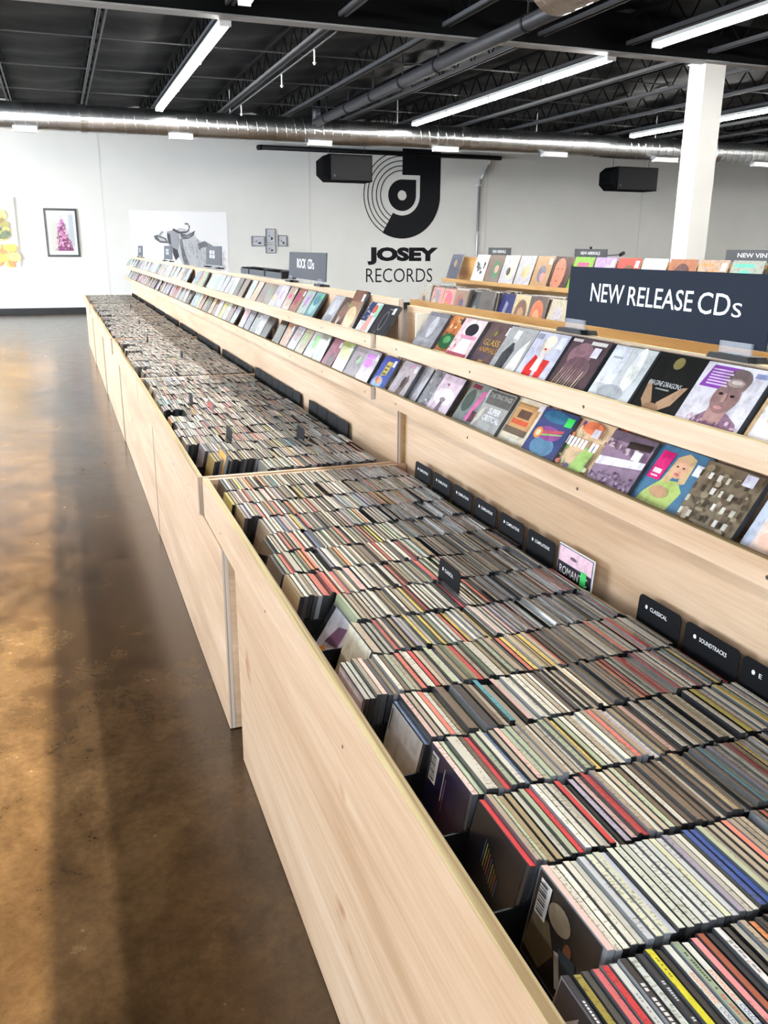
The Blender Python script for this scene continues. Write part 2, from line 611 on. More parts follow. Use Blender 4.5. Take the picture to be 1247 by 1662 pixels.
def light_run(x, y0, y1, n, desc):
    L = (y1 - y0) / n
    for k in range(n):
        ya = y0 + L * k
        pos = 'only' if n == 1 else ['nearest', 'second nearest', 'third nearest', 'fourth nearest'][k]
        r = empty('fluorescent_strip', (x, ya, 3.9), '%s lit fluorescent strip light %s' % (pos, desc), 'ceiling light', 'fluorescent strip lights')
        m = MB()
        m.prism([(-0.05, 0.05), (-0.07, 0.0), (0.07, 0.0), (0.05, 0.05)], 0.0, L - 0.01)
        m.build('housing', WHITEM, r)
        m = MB()
        m.tube((-0.035, 0.03, -0.022), (-0.035, L - 0.04, -0.022), 0.021, 10)
        m.build('tube', TUBE, r, smooth=True)
        m = MB()
        m.tube((0.035, 0.03, -0.022), (0.035, L - 0.04, -0.022), 0.021, 10)
        m.build('tube', TUBE, r, smooth=True)
        for ye in (0.0, L - 0.04):
            boxo('lamp_holder', (-0.065, ye, -0.045), (0.065, ye + 0.03, 0.0), WHITEM, r)
        for ye in (0.3, L - 0.3):
            m = MB()
            m.tube((0, ye, 0.05), (0, ye, 0.12), 0.006, 6)
            m.build('suspension_wire', JOIST, r)
light_run(2.02, 10.75, 17.6, 3, 'in the far row above the CD bins')
light_run(7.06, 10.7, 17.6, 4, 'in the far row left of the pillar')
light_run(12.2, 10.75, 17.5, 3, 'in the far row right of the pillar')
light_run(7.14, 0.0, 9.9, 4, 'in the near row at the top right')
light_run(2.05, -1.5, 9.85, 4, 'in the near row over the CD racks')
light_run(-3.11, 3.0, 9.85, 3, 'in the near row over the open floor')
light_run(-3.11, 10.75, 17.6, 3, 'in the far row over the open floor')
light_run(12.2, 3.0, 9.85, 3, 'in the near row over the right-hand racks')
light_run(17.3, 10.75, 17.5, 3, 'in an unseen row added to brighten the far wall')  # extra row out of view, added to light the right of the far wall

# ------------------------------------------------------------------ wall graphics and pictures
lg = empty('wall_logo', (8.325, WY - 0.003, 2.761), 'large black record-and-J logo painted on the far wall', 'logo')
R0 = 1.04
def arc(r, a0, a1, n=40):
    return [(r * math.cos(math.radians(a0 + (a1 - a0) * k / n)), r * math.sin(math.radians(a0 + (a1 - a0) * k / n))) for k in range(n + 1)]
def flat(name, outer, mat, parent, y=0.0, th=0.004):
    m = MB()
    m.prism(outer, y - th, y)
    return m.build(name, mat, parent)
TOP = 1.10
# J band: right side and lower bowl, minus the tear-drop window
outer = arc(R0, -120, 0) + [(R0, TOP), (0.0, TOP), (0.0, 0.48), (0.48, 0.48), (0.48, 0.0)] + arc(0.48, 0, -120)[1:]
flat('j_band', outer, INK, lg)
tear = arc(0.375, 90, 360) + [(0.375, 0.375)]
def ring_poly(outer_pts, hole_r):
    # black tear-drop with a round hole
    m = MB()
    n = len(outer_pts)
    vs, fs = [], []
    for (x, z) in outer_pts:
        a = math.atan2(z, x)
        vs += [(x, -0.004, z), (hole_r * math.cos(a), -0.004, hole_r * math.sin(a))]
    for k in range(n):
        j = (k + 1) % n
        fs.append((2 * k, 2 * j, 2 * j + 1, 2 * k + 1))
    m.add(vs, fs)
    return m
ring_poly(tear, 0.12).build('record_label', INK, lg)
for r in (1.03, 0.925, 0.815, 0.70, 0.59):
    pts = arc(r, 90, 240)
    ptsi = arc(r - 0.022, 240, 90)
    flat('groove_line', pts + ptsi, INK, lg)
def wall_text(name, t, x0, x1, z0, z1, bold, label):
    vs, fs = text_mesh(t, bold)
    m = MB()
    m.add([(x0 + (x1 - x0) * a, WY - 0.004, z0 + (z1 - z0) * b_) for a, b_ in vs], fs)
    o = m.build(name, INK)
    tag(o, label, 'lettering')
wall_text('wall_lettering', 'JOSEY', 7.40, 9.35, 1.075, 1.51, 0.06, 'heavy black word JOSEY painted under the wall logo')
wall_text('wall_lettering', 'RECORDS', 7.365, 9.20, 0.645, 0.99, -0.006, 'thin black word RECORDS painted below the heavy lettering')

def wall_pic(name, x0, x1, z0, z1, th, label, cat, frame=0.0, fmat=None, shapes=(), paper=(240, 240, 242), rough=0.5, group=None):
    r = empty(name, ((x0 + x1) / 2, WY, z0), label, cat, group)
    wd, ht = x1 - x0, z1 - z0
    if frame:
        boxo('mount', (-wd / 2 + frame, -th * 0.6, frame), (wd / 2 - frame, -0.002, ht - frame), pcol(paper, rough), r)
        for nm, a, b_ in (('frame_rail', (-wd / 2, -th, 0), (wd / 2, 0, frame)), ('frame_rail', (-wd / 2, -th, ht - frame), (wd / 2, 0, ht)),
                          ('frame_stile', (-wd / 2, -th, frame), (-wd / 2 + frame, 0, ht - frame)), ('frame_stile', (wd / 2 - frame, -th, frame), (wd / 2, 0, ht - frame))):
            boxo(nm, a, b_, fmat, r)
        if shapes:
            art(r, wd - 2 * frame, ht - 2 * frame, shapes, 'picture_print', -th * 0.6, 0.0008, rough, z0=frame)
    else:
        boxo('sheet', (-wd / 2, -th, 0), (wd / 2, -0.002, ht), pcol(paper, rough), r)
        if shapes:
            art(r, wd, ht, shapes, 'picture_print', -th, 0.0008, rough)
    return r

# yellow flower canvas
rr = random.Random(3)
sh = []
for k in range(46):
    cx, cv = rr.uniform(0.25, 0.93), rr.uniform(0.02, 0.30)
    sh.append(('e', cx, cv, rr.uniform(0.05, 0.11), rr.uniform(0.03, 0.07), rr.choice([(246, 196, 92), (250, 214, 130), (238, 170, 92), (252, 226, 170), (240, 150, 90)])))
for k in range(40):
    cx, cv = rr.uniform(0.5, 0.86), rr.uniform(0.36, 0.80)
    sh.append(('e', cx, cv, rr.uniform(0.03, 0.07), rr.uniform(0.03, 0.06), rr.choice([(214, 190, 96), (170, 160, 82), (232, 214, 140), (150, 130, 70), (226, 200, 120)])))
for k in range(9):
    cx, cv = rr.uniform(0.72, 0.94), rr.uniform(0.42, 0.55)
    sh.append(('e', cx, cv, rr.uniform(0.03, 0.05), rr.uniform(0.02, 0.04), rr.choice([(70, 92, 66), (96, 116, 80)])))
wall_pic('canvas_painting', -2.17, -0.77, 1.045, 2.485, 0.05, 'unframed canvas of yellow and orange flowers at the left edge', 'painting', shapes=sh, paper=(246, 243, 234))

# framed flower dress
sh = [('r', 0.10, 0.08, 0.92, 0.95, (214, 218, 216)), ('p', [(0.10, 0.08), (0.10, 0.85), (0.36, 0.7), (0.3, 0.08)], (206, 206, 196)),
      ('r', 0.76, 0.2, 0.92, 0.9, (190, 200, 208)), ('p', [(0.3, 0.95), (0.75, 0.95), (0.75, 0.6), (0.45, 0.6)], (238, 240, 246)),
      ('p', [(0.30, 0.09), (0.86, 0.09), (0.80, 0.30), (0.62, 0.46), (0.40, 0.44), (0.34, 0.26)], (140, 70, 118)),
      ('p', [(0.34, 0.62), (0.44, 0.70), (0.46, 0.80), (0.56, 0.82), (0.60, 0.70), (0.64, 0.58), (0.62, 0.44), (0.44, 0.46)], (190, 120, 176))]
for k in range(90):
    t = rr.random()
    cv = 0.12 + 0.58 * t
    hw = 0.25 * (1 - t) + 0.07
    sh.append(('e', 0.55 - 0.07 * t + rr.uniform(-hw, hw), cv, rr.uniform(0.015, 0.05), rr.uniform(0.012, 0.035), rr.choice([(150, 70, 124), (206, 140, 184), (232, 190, 214), (112, 48, 92), (222, 160, 196)])))
sh.append(('e', 0.50, 0.85, 0.045, 0.05, (206, 206, 212)))
wall_pic('framed_print', -0.185, 0.515, 1.25, 2.28, 0.04, 'black-framed print of a pink flower dress on the left wall', 'picture', 0.045, plain('frame_black', (26, 30, 38), 0.35), sh)

# wildebeest drawing on a big paper sheet
G = [(140, 142, 150), (166, 168, 176), (112, 114, 122), (190, 192, 200), (216, 218, 224), (92, 94, 102), (226, 228, 232)]
def bp(x, y):   # photo-measured drawing points, normalised on the sheet
    return ((x - 209) / 161.0, 1 - (y - 343) / 92.0)
sh = [('p', [bp(*q) for q in [(282, 372), (290, 368), (300, 370), (312, 378), (326, 392), (342, 396), (356, 404), (364, 434), (292, 434), (290, 420), (278, 402), (272, 392), (270, 380)]], (212, 214, 220)),
      ('p', [bp(*q) for q in [(246, 381), (252, 379), (266, 384), (270, 392), (256, 391), (248, 386)]], (104, 106, 114)),
      ('p', [bp(*q) for q in [(252, 382), (263, 385), (266, 389), (256, 388)]], (206, 208, 214)),
      ('p', [bp(*q) for q in [(253, 380), (260, 373), (263, 375), (256, 382)]], (170, 172, 180)),
      ('p', [bp(*q) for q in [(290, 376), (302, 379), (315, 372), (313, 379), (305, 384), (292, 386)]], (96, 98, 106)),
      ('p', [bp(*q) for q in [(294, 380), (304, 381), (311, 376), (304, 383)]], (190, 192, 198)),
      ('p', [bp(*q) for q in [(279, 369), (290, 374), (302, 373), (305, 368), (304, 363), (299, 363), (298, 361), (304, 361), (307, 366), (305, 373), (299, 376), (287, 377), (277, 372)]], (84, 86, 94)),
      ('p', [bp(*q) for q in [(268, 374), (278, 372), (288, 378), (288, 392), (284, 404), (280, 414), (274, 404), (270, 394), (268, 384)]], (172, 174, 182)),
      ('p', [bp(*q) for q in [(268, 376), (273, 378), (274, 394), (270, 392), (268, 384)]], (84, 86, 94)),
      ('p', [bp(*q) for q in [(276, 398), (284, 402), (286, 412), (280, 418), (276, 408)]], (70, 72, 80)),
      ('p', [bp(*q) for q in [(288, 384), (292, 386), (298, 412), (306, 434), (296, 434), (290, 408)]], (120, 122, 130)),
      ('p', [bp(*q) for q in [(318, 392), (330, 388), (342, 394), (352, 402), (348, 403), (336, 397), (326, 398), (320, 402)]], (120, 122, 130))]
for k in range(330):
    x = rr.uniform(284, 362)
    y = rr.uniform(378 + max(0, (x - 300)) * 0.38, 434)
    a = rr.uniform(-0.6, 0.4) + 1.2
    L = rr.uniform(4, 11)
    wv = rr.uniform(0.3, 0.9)
    dx, dy = math.cos(a) * L, math.sin(a) * L
    if y + dy > 434.5 or x + dx > 368:
        continue
    sh.append(('p', [bp(x, y), bp(x + wv, y), bp(x + dx + wv * 0.3, y + dy), bp(x + dx, y + dy)], rr.choice(G)))
wall_pic('animal_drawing', 1.65, 3.87, 0.93, 2.275, 0.012, 'large white paper sheet with a grey charcoal drawing of a horned animal', 'drawing', shapes=sh, paper=(250, 250, 252), rough=0.3)

fmt = plain('thin_frame', (70, 76, 84), 0.3)
for (x0, x1, z0, z1, lb) in ((4.45, 4.77, 1.51, 1.74, 'small framed print at the left of the cross of frames'),
                             (4.80, 5.035, 1.585, 1.915, 'tall small framed print at the top of the cross of frames'),
                             (4.79, 5.04, 1.35, 1.56, 'small framed print with a dark blot at the bottom of the cross of frames'),
                             (5.10, 5.32, 1.51, 1.765, 'small bright framed print at the right of the cross of frames')):
    wall_pic('small_frame', x0, x1, z0, z1, 0.03, lb, 'picture', 0.014, fmt,
             [('r', 0.03, 0.03, 0.97, 0.97, (206, 212, 220)), ('e', 0.62, 0.3, 0.14, 0.12, (84, 90, 100)), ('e', 0.35, 0.5, 0.08, 0.08, (130, 136, 146))],
             paper=(225, 229, 235), rough=0.06, group='cross of small frames')

# ------------------------------------------------------------------ plywood CD bins
XB = 1.12                        # back panel
RIM = 0.755
#       y0      y1     outer x
BINS = [(-2.05, 0.37, 0.389), (0.39, 2.83, 0.389), (2.85, 5.26, 0.374), (5.26, 7.67, 0.372), (7.67, 10.08, 0.360), (10.08, 12.4, 0.356), (12.4, 14.7, 0.350)]
BNAME = ['just behind the picture\'s lower edge', 'nearest the camera', 'second from the camera', 'third from the camera', 'fourth from the camera', 'fifth from the camera', 'farthest from the camera']
PITCH = 0.156
rows = []          # (bin index, row index, y_far, y_near)
for bi, (y0, y1, xf) in enumerate(BINS):
    XB = 1.12 if bi < 2 else 1.092
    r = empty('cd_bin', ((xf + XB) / 2, (y0 + y1) / 2, 0.62), 'open plywood CD bin packed with rows, ' + BNAME[bi], 'bin', 'plywood CD bins')
    ox, oy, oz = r.location
    def bb(n, a, b_, mt, bev=0.0):
        return boxo(n, (a[0] - ox, a[1] - oy, a[2] - oz), (b_[0] - ox, b_[1] - oy, b_[2] - oz), mt, r, bev)
    fb = bb('front_board', (xf, y0, 0.622), (xf + 0.0195, y1, RIM), PLY)
    m = MB()
    m.box((xf + 0.0004 - ox, y0 + 0.0004 - oy, RIM - oz), (xf + 0.0191 - ox, y1 - 0.0004 - oy, RIM + 0.0006 - oz))
    o = m.build('edge_banding', PLYE, fb)
    m = MB()
    m.box((xf + 0.0004 - ox, y0 - 0.0006 - oy, 0.623 - oz), (xf + 0.0191 - ox, y0 - oy, RIM - 0.0004 - oz))
    m.build('edge_banding', PLYEV, fb)
    for ye in (y0, y1 - 0.018):
        e_ = bb('end_board', (xf + 0.0195, ye, 0.622), (XB - 0.002, ye + 0.018, RIM - 0.003), PLY)
    bb('tray_floor', (xf + 0.0195, y0 + 0.018, 0.622), (XB - 0.002, y1 - 0.018, 0.628), BLACK)
    nr = int((y1 - y0 - 0.03) / PITCH)
    for i in range(nr + 1):
        ys_ = y1 - 0.018 - PITCH * i
        if i and ys_ - 0.002 > y0 + 0.02:
            bb('row_divider', (xf + 0.022, ys_ - 0.0015, 0.628), (XB - 0.003, ys_ + 0.0015, 0.700), BLACK)
        if i < nr:
            rows.append((bi, i, ys_ - 0.004, ys_ - 0.150))
    for yy in np.arange(y0 + 0.25, y1 - 0.1, 0.62):
        m = MB()
        m.tube((xf - 0.0006 - ox, yy - oy, 0.665 - oz), (xf + 0.001 - ox, yy - oy, 0.665 - oz), 0.0035, 8)
        m.build('screw_hole', SCREW, fb)

BASES = [(-2.0, 0.40, 0.391), (0.41, 2.29, 0.391), (2.48, 4.55, 0.385), (4.555, 7.03, 0.382), (7.035, 9.5, 0.374), (9.505, 12.0, 0.366), (12.005, 14.6, 0.358)]
for bi, (y0, y1, xf) in enumerate(BASES):
    XB = 1.12 if bi < 2 else 1.092
    r = empty('bin_base', ((xf + XB) / 2, (y0 + y1) / 2, 0), 'tall plywood base panel cabinet under the CD bins, ' + BNAME[bi], 'cabinet', 'plywood bin bases')
    ox, oy, _ = r.location
    fp = boxo('front_panel', (xf - ox, y0 - oy, 0.004), (xf + 0.0195 - ox, y1 - oy, 0.621), PLY, r)
    m = MB()
    m.box((xf + 0.0004 - ox, y0 - 0.0006 - oy, 0.005), (xf + 0.0191 - ox, y0 - oy, 0.62))
    m.build('edge_banding', PLYEV, fp)
    for ye in (y0 + 0.0005, y1 - 0.0195):
        boxo('end_panel', (xf + 0.0195 - ox, ye - oy, 0.004), (XB - 0.03 - ox, ye + 0.018 - oy, 0.599), PLY, r)

# ------------------------------------------------------------------ display racks behind the bins
RACKS = [(-1.2, 0.36, 1.12, 1.005, 1.31), (0.37, 2.83, 1.12, 1.005, 1.31), (2.84, 5.26, 1.092, 0.990, 1.33), (5.26, 7.67, 1.092, 0.990, 1.33), (7.67, 10.08, 1.092, 0.990, 1.335), (10.08, 12.4, 1.092, 0.990, 1.34), (12.4, 14.72, 1.092, 0.990, 1.345)]
TIERS = [(0.988, 1.034), (1.166, 1.212)]        # lip bottom / top
for bi, (y0, y1, xb, xl, zt) in enumerate(RACKS):
    r = empty('display_rack', ((xl + xb) / 2, (y0 + y1) / 2, 0), 'two-tier plywood face-out CD rack behind the bins, ' + BNAME[bi], 'rack', 'plywood display racks')
    ox, oy, _ = r.location
    def bb(n, a, b_, mt, par=None, bev=0.0):
        return boxo(n, (a[0] - ox, a[1] - oy, a[2]), (b_[0] - ox, b_[1] - oy, b_[2]), mt, par or r, bev)
    bk = bb('back_board', (xb, y0, 0.004), (xb + 0.018, y1, zt), PLY)
    bb('edge_banding', (xb + 0.0004, y0 + 0.0004, zt), (xb + 0.0176, y1 - 0.0004, zt + 0.0006), PLYE, bk)
    bb('edge_banding', (xb + 0.0004, y0 - 0.0006, 0.62), (xb + 0.0176, y0, zt - 0.0004), PLYEV, bk)
    bb('rear_support', (xb + 0.018, y0, 0.004), (xb + 0.30, y0 + 0.018, zt - 0.35), PLYG)
    bb('rear_support', (xb + 0.018, y1 - 0.018, 0.004), (xb + 0.30, y1, zt - 0.35), PLYG)
    for (za, zb) in TIERS:
        sh_ = bb('shelf', (xl + 0.016, y0, za), (xb, y1, za + 0.015), PLY)
        lp = bb('shelf_lip', (xl, y0, za), (xl + 0.016, y1, zb), PLY)
        bb('edge_banding', (xl + 0.0004, y0 + 0.0004, zb), (xl + 0.0156, y1 - 0.0004, zb + 0.0005), PLYE, lp)
        bb('edge_banding', (xl + 0.0004, y0 - 0.0006, za + 0.0004), (xl + 0.0156, y0, zb - 0.0004), PLYEV, lp)
        for yy in np.arange(y0 + 0.06, y1, 0.55):
            m = MB()
            m.tube((xl - 0.0006 - ox, yy - oy, za + 0.019), (xl + 0.001 - ox, yy - oy, za + 0.019), 0.0038, 8)
            m.build('screw_hole', SCREW, lp)
# the two loose boards standing at the joint of the near racks
o = boxo('loose_board', (1.06, 2.60, 1.182), (1.112, 2.606, 1.30), plain('board_white', (226, 218, 200), 0.5))
tag(o, 'thin pale board standing on edge in the upper rack beside the joint', 'board')

# signs on the racks
def rack_sign(xb, yc, wd, z0, ht, mat, label, txts, clips=True):
    r = empty('rack_sign', (xb, yc, z0), label, 'sign', 'rack signs')
    r.matrix_world = frame_facing_aisle((xb, yc, z0), math.radians(3))
    boxo('sign_panel', (-wd / 2, 0, 0), (wd / 2, 0.005, ht), mat, r)
    if txts:
        for t_ in txts:
            art(r, wd, ht, [t_], 'lettering', 0.0, 0.0003, 0.5)
    for s in (-0.42, 0.40):
        cx = s * wd
        boxo('clear_holder', (cx - 0.04, -0.006, -0.012), (cx + 0.04, -0.001, 0.010), ACRY, r)
        m = MB()
        m.prism([(cx - 0.055, -0.022), (cx + 0.055, -0.022), (cx + 0.048, -0.012), (cx - 0.048, -0.012)], -0.02, 0.025)
        m.build('clip_base', BLACK, r)
    return r
TW = (236, 240, 242)
rack_sign(1.129, 1.503, 0.645, 1.333, 0.128, SIGNM, 'slate sign reading NEW RELEASE CDs on the near rack',
          [('t', 'NEW', 0.150, 0.42, 0.342, 0.73, TW, 0.004), ('t', 'RELEASE', 0.368, 0.415, 0.688, 0.72, TW, 0.004),
           ('t', 'CD', 0.712, 0.405, 0.846, 0.715, TW, 0.004), ('t', 'S', 0.856, 0.405, 0.893, 0.60, TW, 0.004)])
rack_sign(1.101, 4.095, 0.66, 1.353, 0.123, SIGNG, 'slate sign reading ROCK CDs on the second rack',
          [('t', 'ROCK', 0.24, 0.40, 0.49, 0.76, TW, 0.012), ('t', 'CD', 0.54, 0.40, 0.66, 0.76, TW, 0.012), ('t', 'S', 0.67, 0.40, 0.71, 0.62, TW, 0.012)])
for yc, lb in ((6.76, 'grey sign above the racks, first beyond the ROCK CDs sign'), (9.66, 'grey sign above the racks, second beyond the ROCK CDs sign'), (12.95, 'grey sign above the racks nearest the far wall')):
    rack_sign(1.101, yc, 0.68, 1.366, 0.135, SIGNG, lb,
              [('r', 0.25, 0.58, 0.41, 0.78, (168, 172, 180)), ('r', 0.46, 0.58, 0.58, 0.77, (172, 176, 184)), ('r', 0.25, 0.36, 0.42, 0.54, (168, 172, 180)), ('r', 0.46, 0.35, 0.60, 0.54, (172, 176, 184))])

# ------------------------------------------------------------------ CD spines in the bins
PAL = [('pale grey', (200, 197, 184), 17), ('off-white', (224, 221, 208), 18), ('warm grey', (172, 158, 138), 15), ('olive brown', (144, 128, 98), 11),
       ('dark brown', (98, 82, 66), 9), ('black', (40, 39, 40), 6), ('coral red', (220, 116, 98), 6), ('crimson', (180, 48, 52), 2.5), ('mustard', (204, 178, 92), 3),
       ('lime yellow', (214, 206, 80), 1.3), ('sage green', (166, 176, 148), 7), ('dark green', (70, 88, 68), 2), ('slate blue', (112, 128, 162), 2.5), ('teal', (56, 140, 154), 1),
       ('lavender grey', (172, 164, 184), 3), ('pale pink', (226, 188, 180), 4), ('orange', (222, 140, 84), 1.5)]
PW = [p[2] for p in PAL]
TH = 0.0104
starts = {  # measured front ends of the near rows (bin 1)
    0: 0.44, 1: 0.43, 2: 0.437, 3: 0.475, 4: 0.452, 5: 0.434, 6: 0.437, 7: 0.52, 8: 0.50, 9: 0.43, 10: 0.478, 11: 0.486, 12: 0.49, 13: 0.50, 14: 0.43}
b2 = {0: 0, }
cds = []     # x, yfar, ynear, z, lean, (name, rgb), casecol, bi, ri, k
for (bi, ri, yf, yn) in rows:
    xf = BINS[bi][2] + 0.0195
    if bi == 1:
        x = starts.get(ri, 0.45)
    elif bi == 2:
        nrow = 14 - ri      # rows counted from the near end
        x = {0: 0.63, 1: 0.47, 2: 0.46, 3: 0.41, 4: 0.40, 5: 0.42, 6: 0.41, 7: 0.50, 8: 0.41, 9: 0.41, 10: 0.42}.get(nrow, 0.42)
    else:
        x = xf + 0.012 + (rnd.random() ** 3) * 0.16
    XB = 1.12 if bi < 2 else 1.092
    xend = XB - 0.018 - rnd.random() * 0.012
    lean = math.radians(rnd.uniform(8, 15))
    k = 0
    run = 0
    while x < xend - 0.03:
        if run <= 0:
            lean = math.radians(min(20, max(5, math.degrees(lean) + rnd.uniform(-4, 4))))
            run = rnd.randint(6, 22)
            tint = rnd.choices(PAL, PW)[0]
            if k and rnd.random() < 0.10:
                x += rnd.uniform(0.004, 0.016)
        run -= 1
        p = tint if rnd.random() < 0.18 else rnd.choices(PAL, PW)[0]
        f = rnd.uniform(0.86, 1.12)
        c = tuple(min(250, max(8, int(v * f))) for v in p[1])
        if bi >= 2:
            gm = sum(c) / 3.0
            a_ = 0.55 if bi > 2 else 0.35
            c = tuple(int(v * (1 - a_) + (gm * 0.6 + 78 + t_) * a_) for v, t_ in zip(c, (2, 1, -6)))  # farther spines greyed and lifted: pale daylight sheen put into their colour
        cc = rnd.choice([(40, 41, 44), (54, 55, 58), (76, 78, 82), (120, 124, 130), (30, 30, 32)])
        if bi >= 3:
            cc = rnd.choice([(90, 90, 90), (120, 120, 118), (70, 70, 70), (140, 140, 136)])  # paler far cases, the same sheen worked into their colour
        slim = 0.6 if rnd.random() < 0.08 else (2.0 if rnd.random() < 0.02 else 1.0)
        zt = RIM + 0.000 + rnd.uniform(-0.004, 0.004) - (0.007 if rnd.random() < 0.07 else 0)
        cds.append(dict(x=x, yf=yf + rnd.uniform(-0.002, 0.002), w=0.147, z=zt, lean=lean, name=p[0], c=c, cc=cc, th=TH * slim, bi=bi, ri=ri, k=k))
        x += TH * slim / math.cos(lean) * rnd.uniform(0.98, 1.05)
        k += 1

# recolour the front row to the order seen in the photograph
FRONT = [('black', (24, 26, 36)), ('mustard', (146, 132, 52)), ('dark grey', (60, 58, 52)), ('pink-and-black', (196, 96, 100)), ('crimson', (186, 40, 46)), ('off-white', (206, 208, 204)), ('black', (28, 26, 30)),
         ('off-white', (196, 204, 200)), ('black', (30, 31, 40)), ('lime yellow', (206, 200, 40)), ('black', (38, 36, 34)), ('off-white', (214, 218, 212)), ('sage green', (150, 164, 140)), ('off-white', (224, 226, 220)),
         ('pale pink', (226, 140, 146)), ('rust brown', (150, 76, 52)), ('black', (24, 26, 34)), ('off-white', (222, 220, 222)), ('black', (44, 44, 42)), ('pale grey', (168, 166, 156))]
for d in cds:
    if d['bi'] == 1 and d['ri'] == 14 and d['k'] < len(FRONT):
        d['name'], d['c'] = FRONT[d['k']]
        d['th'] = TH
last = None
for d in cds:      # respace that row evenly, thicker digipak spacing as in the photo
    if d['bi'] == 1 and d['ri'] == 14:
        d['x'] = 0.437 + d['k'] * 0.0118
        d['lean'] = math.radians(14)
        d['z'] = RIM - 0.002 + 0.0015 * math.sin(d['k'] * 2.3)
for d in cds:
    if d['bi'] == 1 and d['ri'] == 13:
        if 5 <= d['k'] <= 16:
            d['name'], d['c'] = ('off-white', (212 - (d['k'] % 3) * 10, 214 - (d['k'] % 3) * 9, 208 - (d['k'] % 4) * 8))
        if d['k'] in (20, 21):
            d['name'], d['c'] = ('blue', (36, 70, 140))
    if d['bi'] == 1 and d['ri'] == 7 and d['k'] == 22:
        d['name'], d['c'] = ('crimson', (180, 34, 52))
def cam_proj(p):
    q = Vector(p) - Vector(CAM)
    d = q.dot(Vector(FWD))
    if d < 0.05:
        return None
    return (623.5 + 1395.65 * q.dot(Vector(RIGHT)) / d, 831 + 1395.65 * q.dot(Vector(DOWN)) / d, d)
cands = []
for i, d in enumerate(cds):
    q = cam_proj((d['x'] + 0.01, d['yf'] - d['w'] / 2, d['z']))
    if q and -10 < q[0] < 1260 and 0 < q[1] < 1680:
        cands.append((q[2], i))
cands.sort()
indiv = set(i for _, i in cands[:300])

# shared meshes for the individual CDs: origin at the top of the near-front corner line, local x = across the stack, y = along the spine
def case_mesh():
    m = MB()
    w_, h_, t = 0.147, 0.125, TH
    e = 0.0006
    m.box((0, -w_, -h_), (t * 0.92, 0, -0.0008))
    # hinge knuckles and the split between lid and tray
    m.box((t * 0.40, -w_ - 0.0007, -h_ + 0.004), (t * 0.90, -w_, -0.012))
    m.box((t * 0.40, 0, -h_ + 0.004), (t * 0.90, 0.0007, -0.012))
    return m.mesh('cd_case', [CASE])
def spine_mesh():
    m = MB()
    w_, t = 0.147, TH
    m.box((t * 0.05, -w_ + 0.0012, -0.0012), (t * 0.89, -0.0012, 0.0))
    return m.mesh('spine_card', [SPINE])
CM, SM = case_mesh(), spine_mesh()
stuff = [i for i in range(len(cds)) if i not in indiv]
rowname = {}
order = sorted(set((cds[i]['bi'], cds[i]['ri']) for i in indiv), key=lambda t: BINS[t[0]][1] - PITCH * t[1])
for n, t in enumerate(order):
    rowname[t] = 'row nearest the camera' if n == 0 else '%s row from the camera' % ordinal(n + 1)
art_parent = {}
for i in sorted(indiv):
    d = cds[i]
    o = link('compact_disc', CM)
    top = Vector((d['x'], d['yf'], d['z']))
    s, c = math.sin(d['lean']), math.cos(d['lean'])
    o.matrix_world = Matrix(((c * d['th'] / TH, 0, s, top.x + 0.0), (0, 1, 0, top.y), (-s * d['th'] / TH, 0, c, top.z), (0, 0, 0, 1)))
    cc = srgb(d['cc'])
    o.color = cc
    tag(o, '%s CD spine, %s from the aisle in the %s' % (d['name'], ordinal(d['k'] + 1), rowname[(d['bi'], d['ri'])]), 'CD', 'CDs in the nearest bins')
    sp = link('spine_card', SM, o)
    sp.color = srgb(d['c'])
    art_parent[(d['bi'], d['ri'], d['k'])] = o

# everything further back: one uncountable mass
V, F, MI, CO = [], [], [], []
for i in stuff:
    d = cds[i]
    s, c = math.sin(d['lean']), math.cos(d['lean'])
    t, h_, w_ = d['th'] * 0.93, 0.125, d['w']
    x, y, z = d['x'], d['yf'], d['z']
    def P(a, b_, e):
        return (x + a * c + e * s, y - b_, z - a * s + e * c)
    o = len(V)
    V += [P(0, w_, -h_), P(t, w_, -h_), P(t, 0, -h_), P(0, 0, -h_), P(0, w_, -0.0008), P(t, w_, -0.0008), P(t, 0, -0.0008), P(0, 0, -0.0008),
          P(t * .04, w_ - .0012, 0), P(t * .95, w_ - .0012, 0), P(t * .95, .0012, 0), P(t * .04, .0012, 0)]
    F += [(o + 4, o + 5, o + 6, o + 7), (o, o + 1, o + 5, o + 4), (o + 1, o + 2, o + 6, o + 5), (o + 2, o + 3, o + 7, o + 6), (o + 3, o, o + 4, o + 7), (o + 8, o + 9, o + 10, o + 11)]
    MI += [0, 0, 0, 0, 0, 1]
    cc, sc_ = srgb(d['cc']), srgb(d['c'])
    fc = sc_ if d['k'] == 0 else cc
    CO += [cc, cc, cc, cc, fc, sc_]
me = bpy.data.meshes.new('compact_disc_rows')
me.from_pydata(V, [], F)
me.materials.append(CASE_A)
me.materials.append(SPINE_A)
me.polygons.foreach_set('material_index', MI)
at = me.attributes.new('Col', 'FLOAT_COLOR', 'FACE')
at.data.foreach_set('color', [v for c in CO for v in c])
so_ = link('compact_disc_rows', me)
so_['kind'] = 'stuff'
tag(so_, 'thousands of CDs packed in rows in the receding plywood bins', 'CDs')

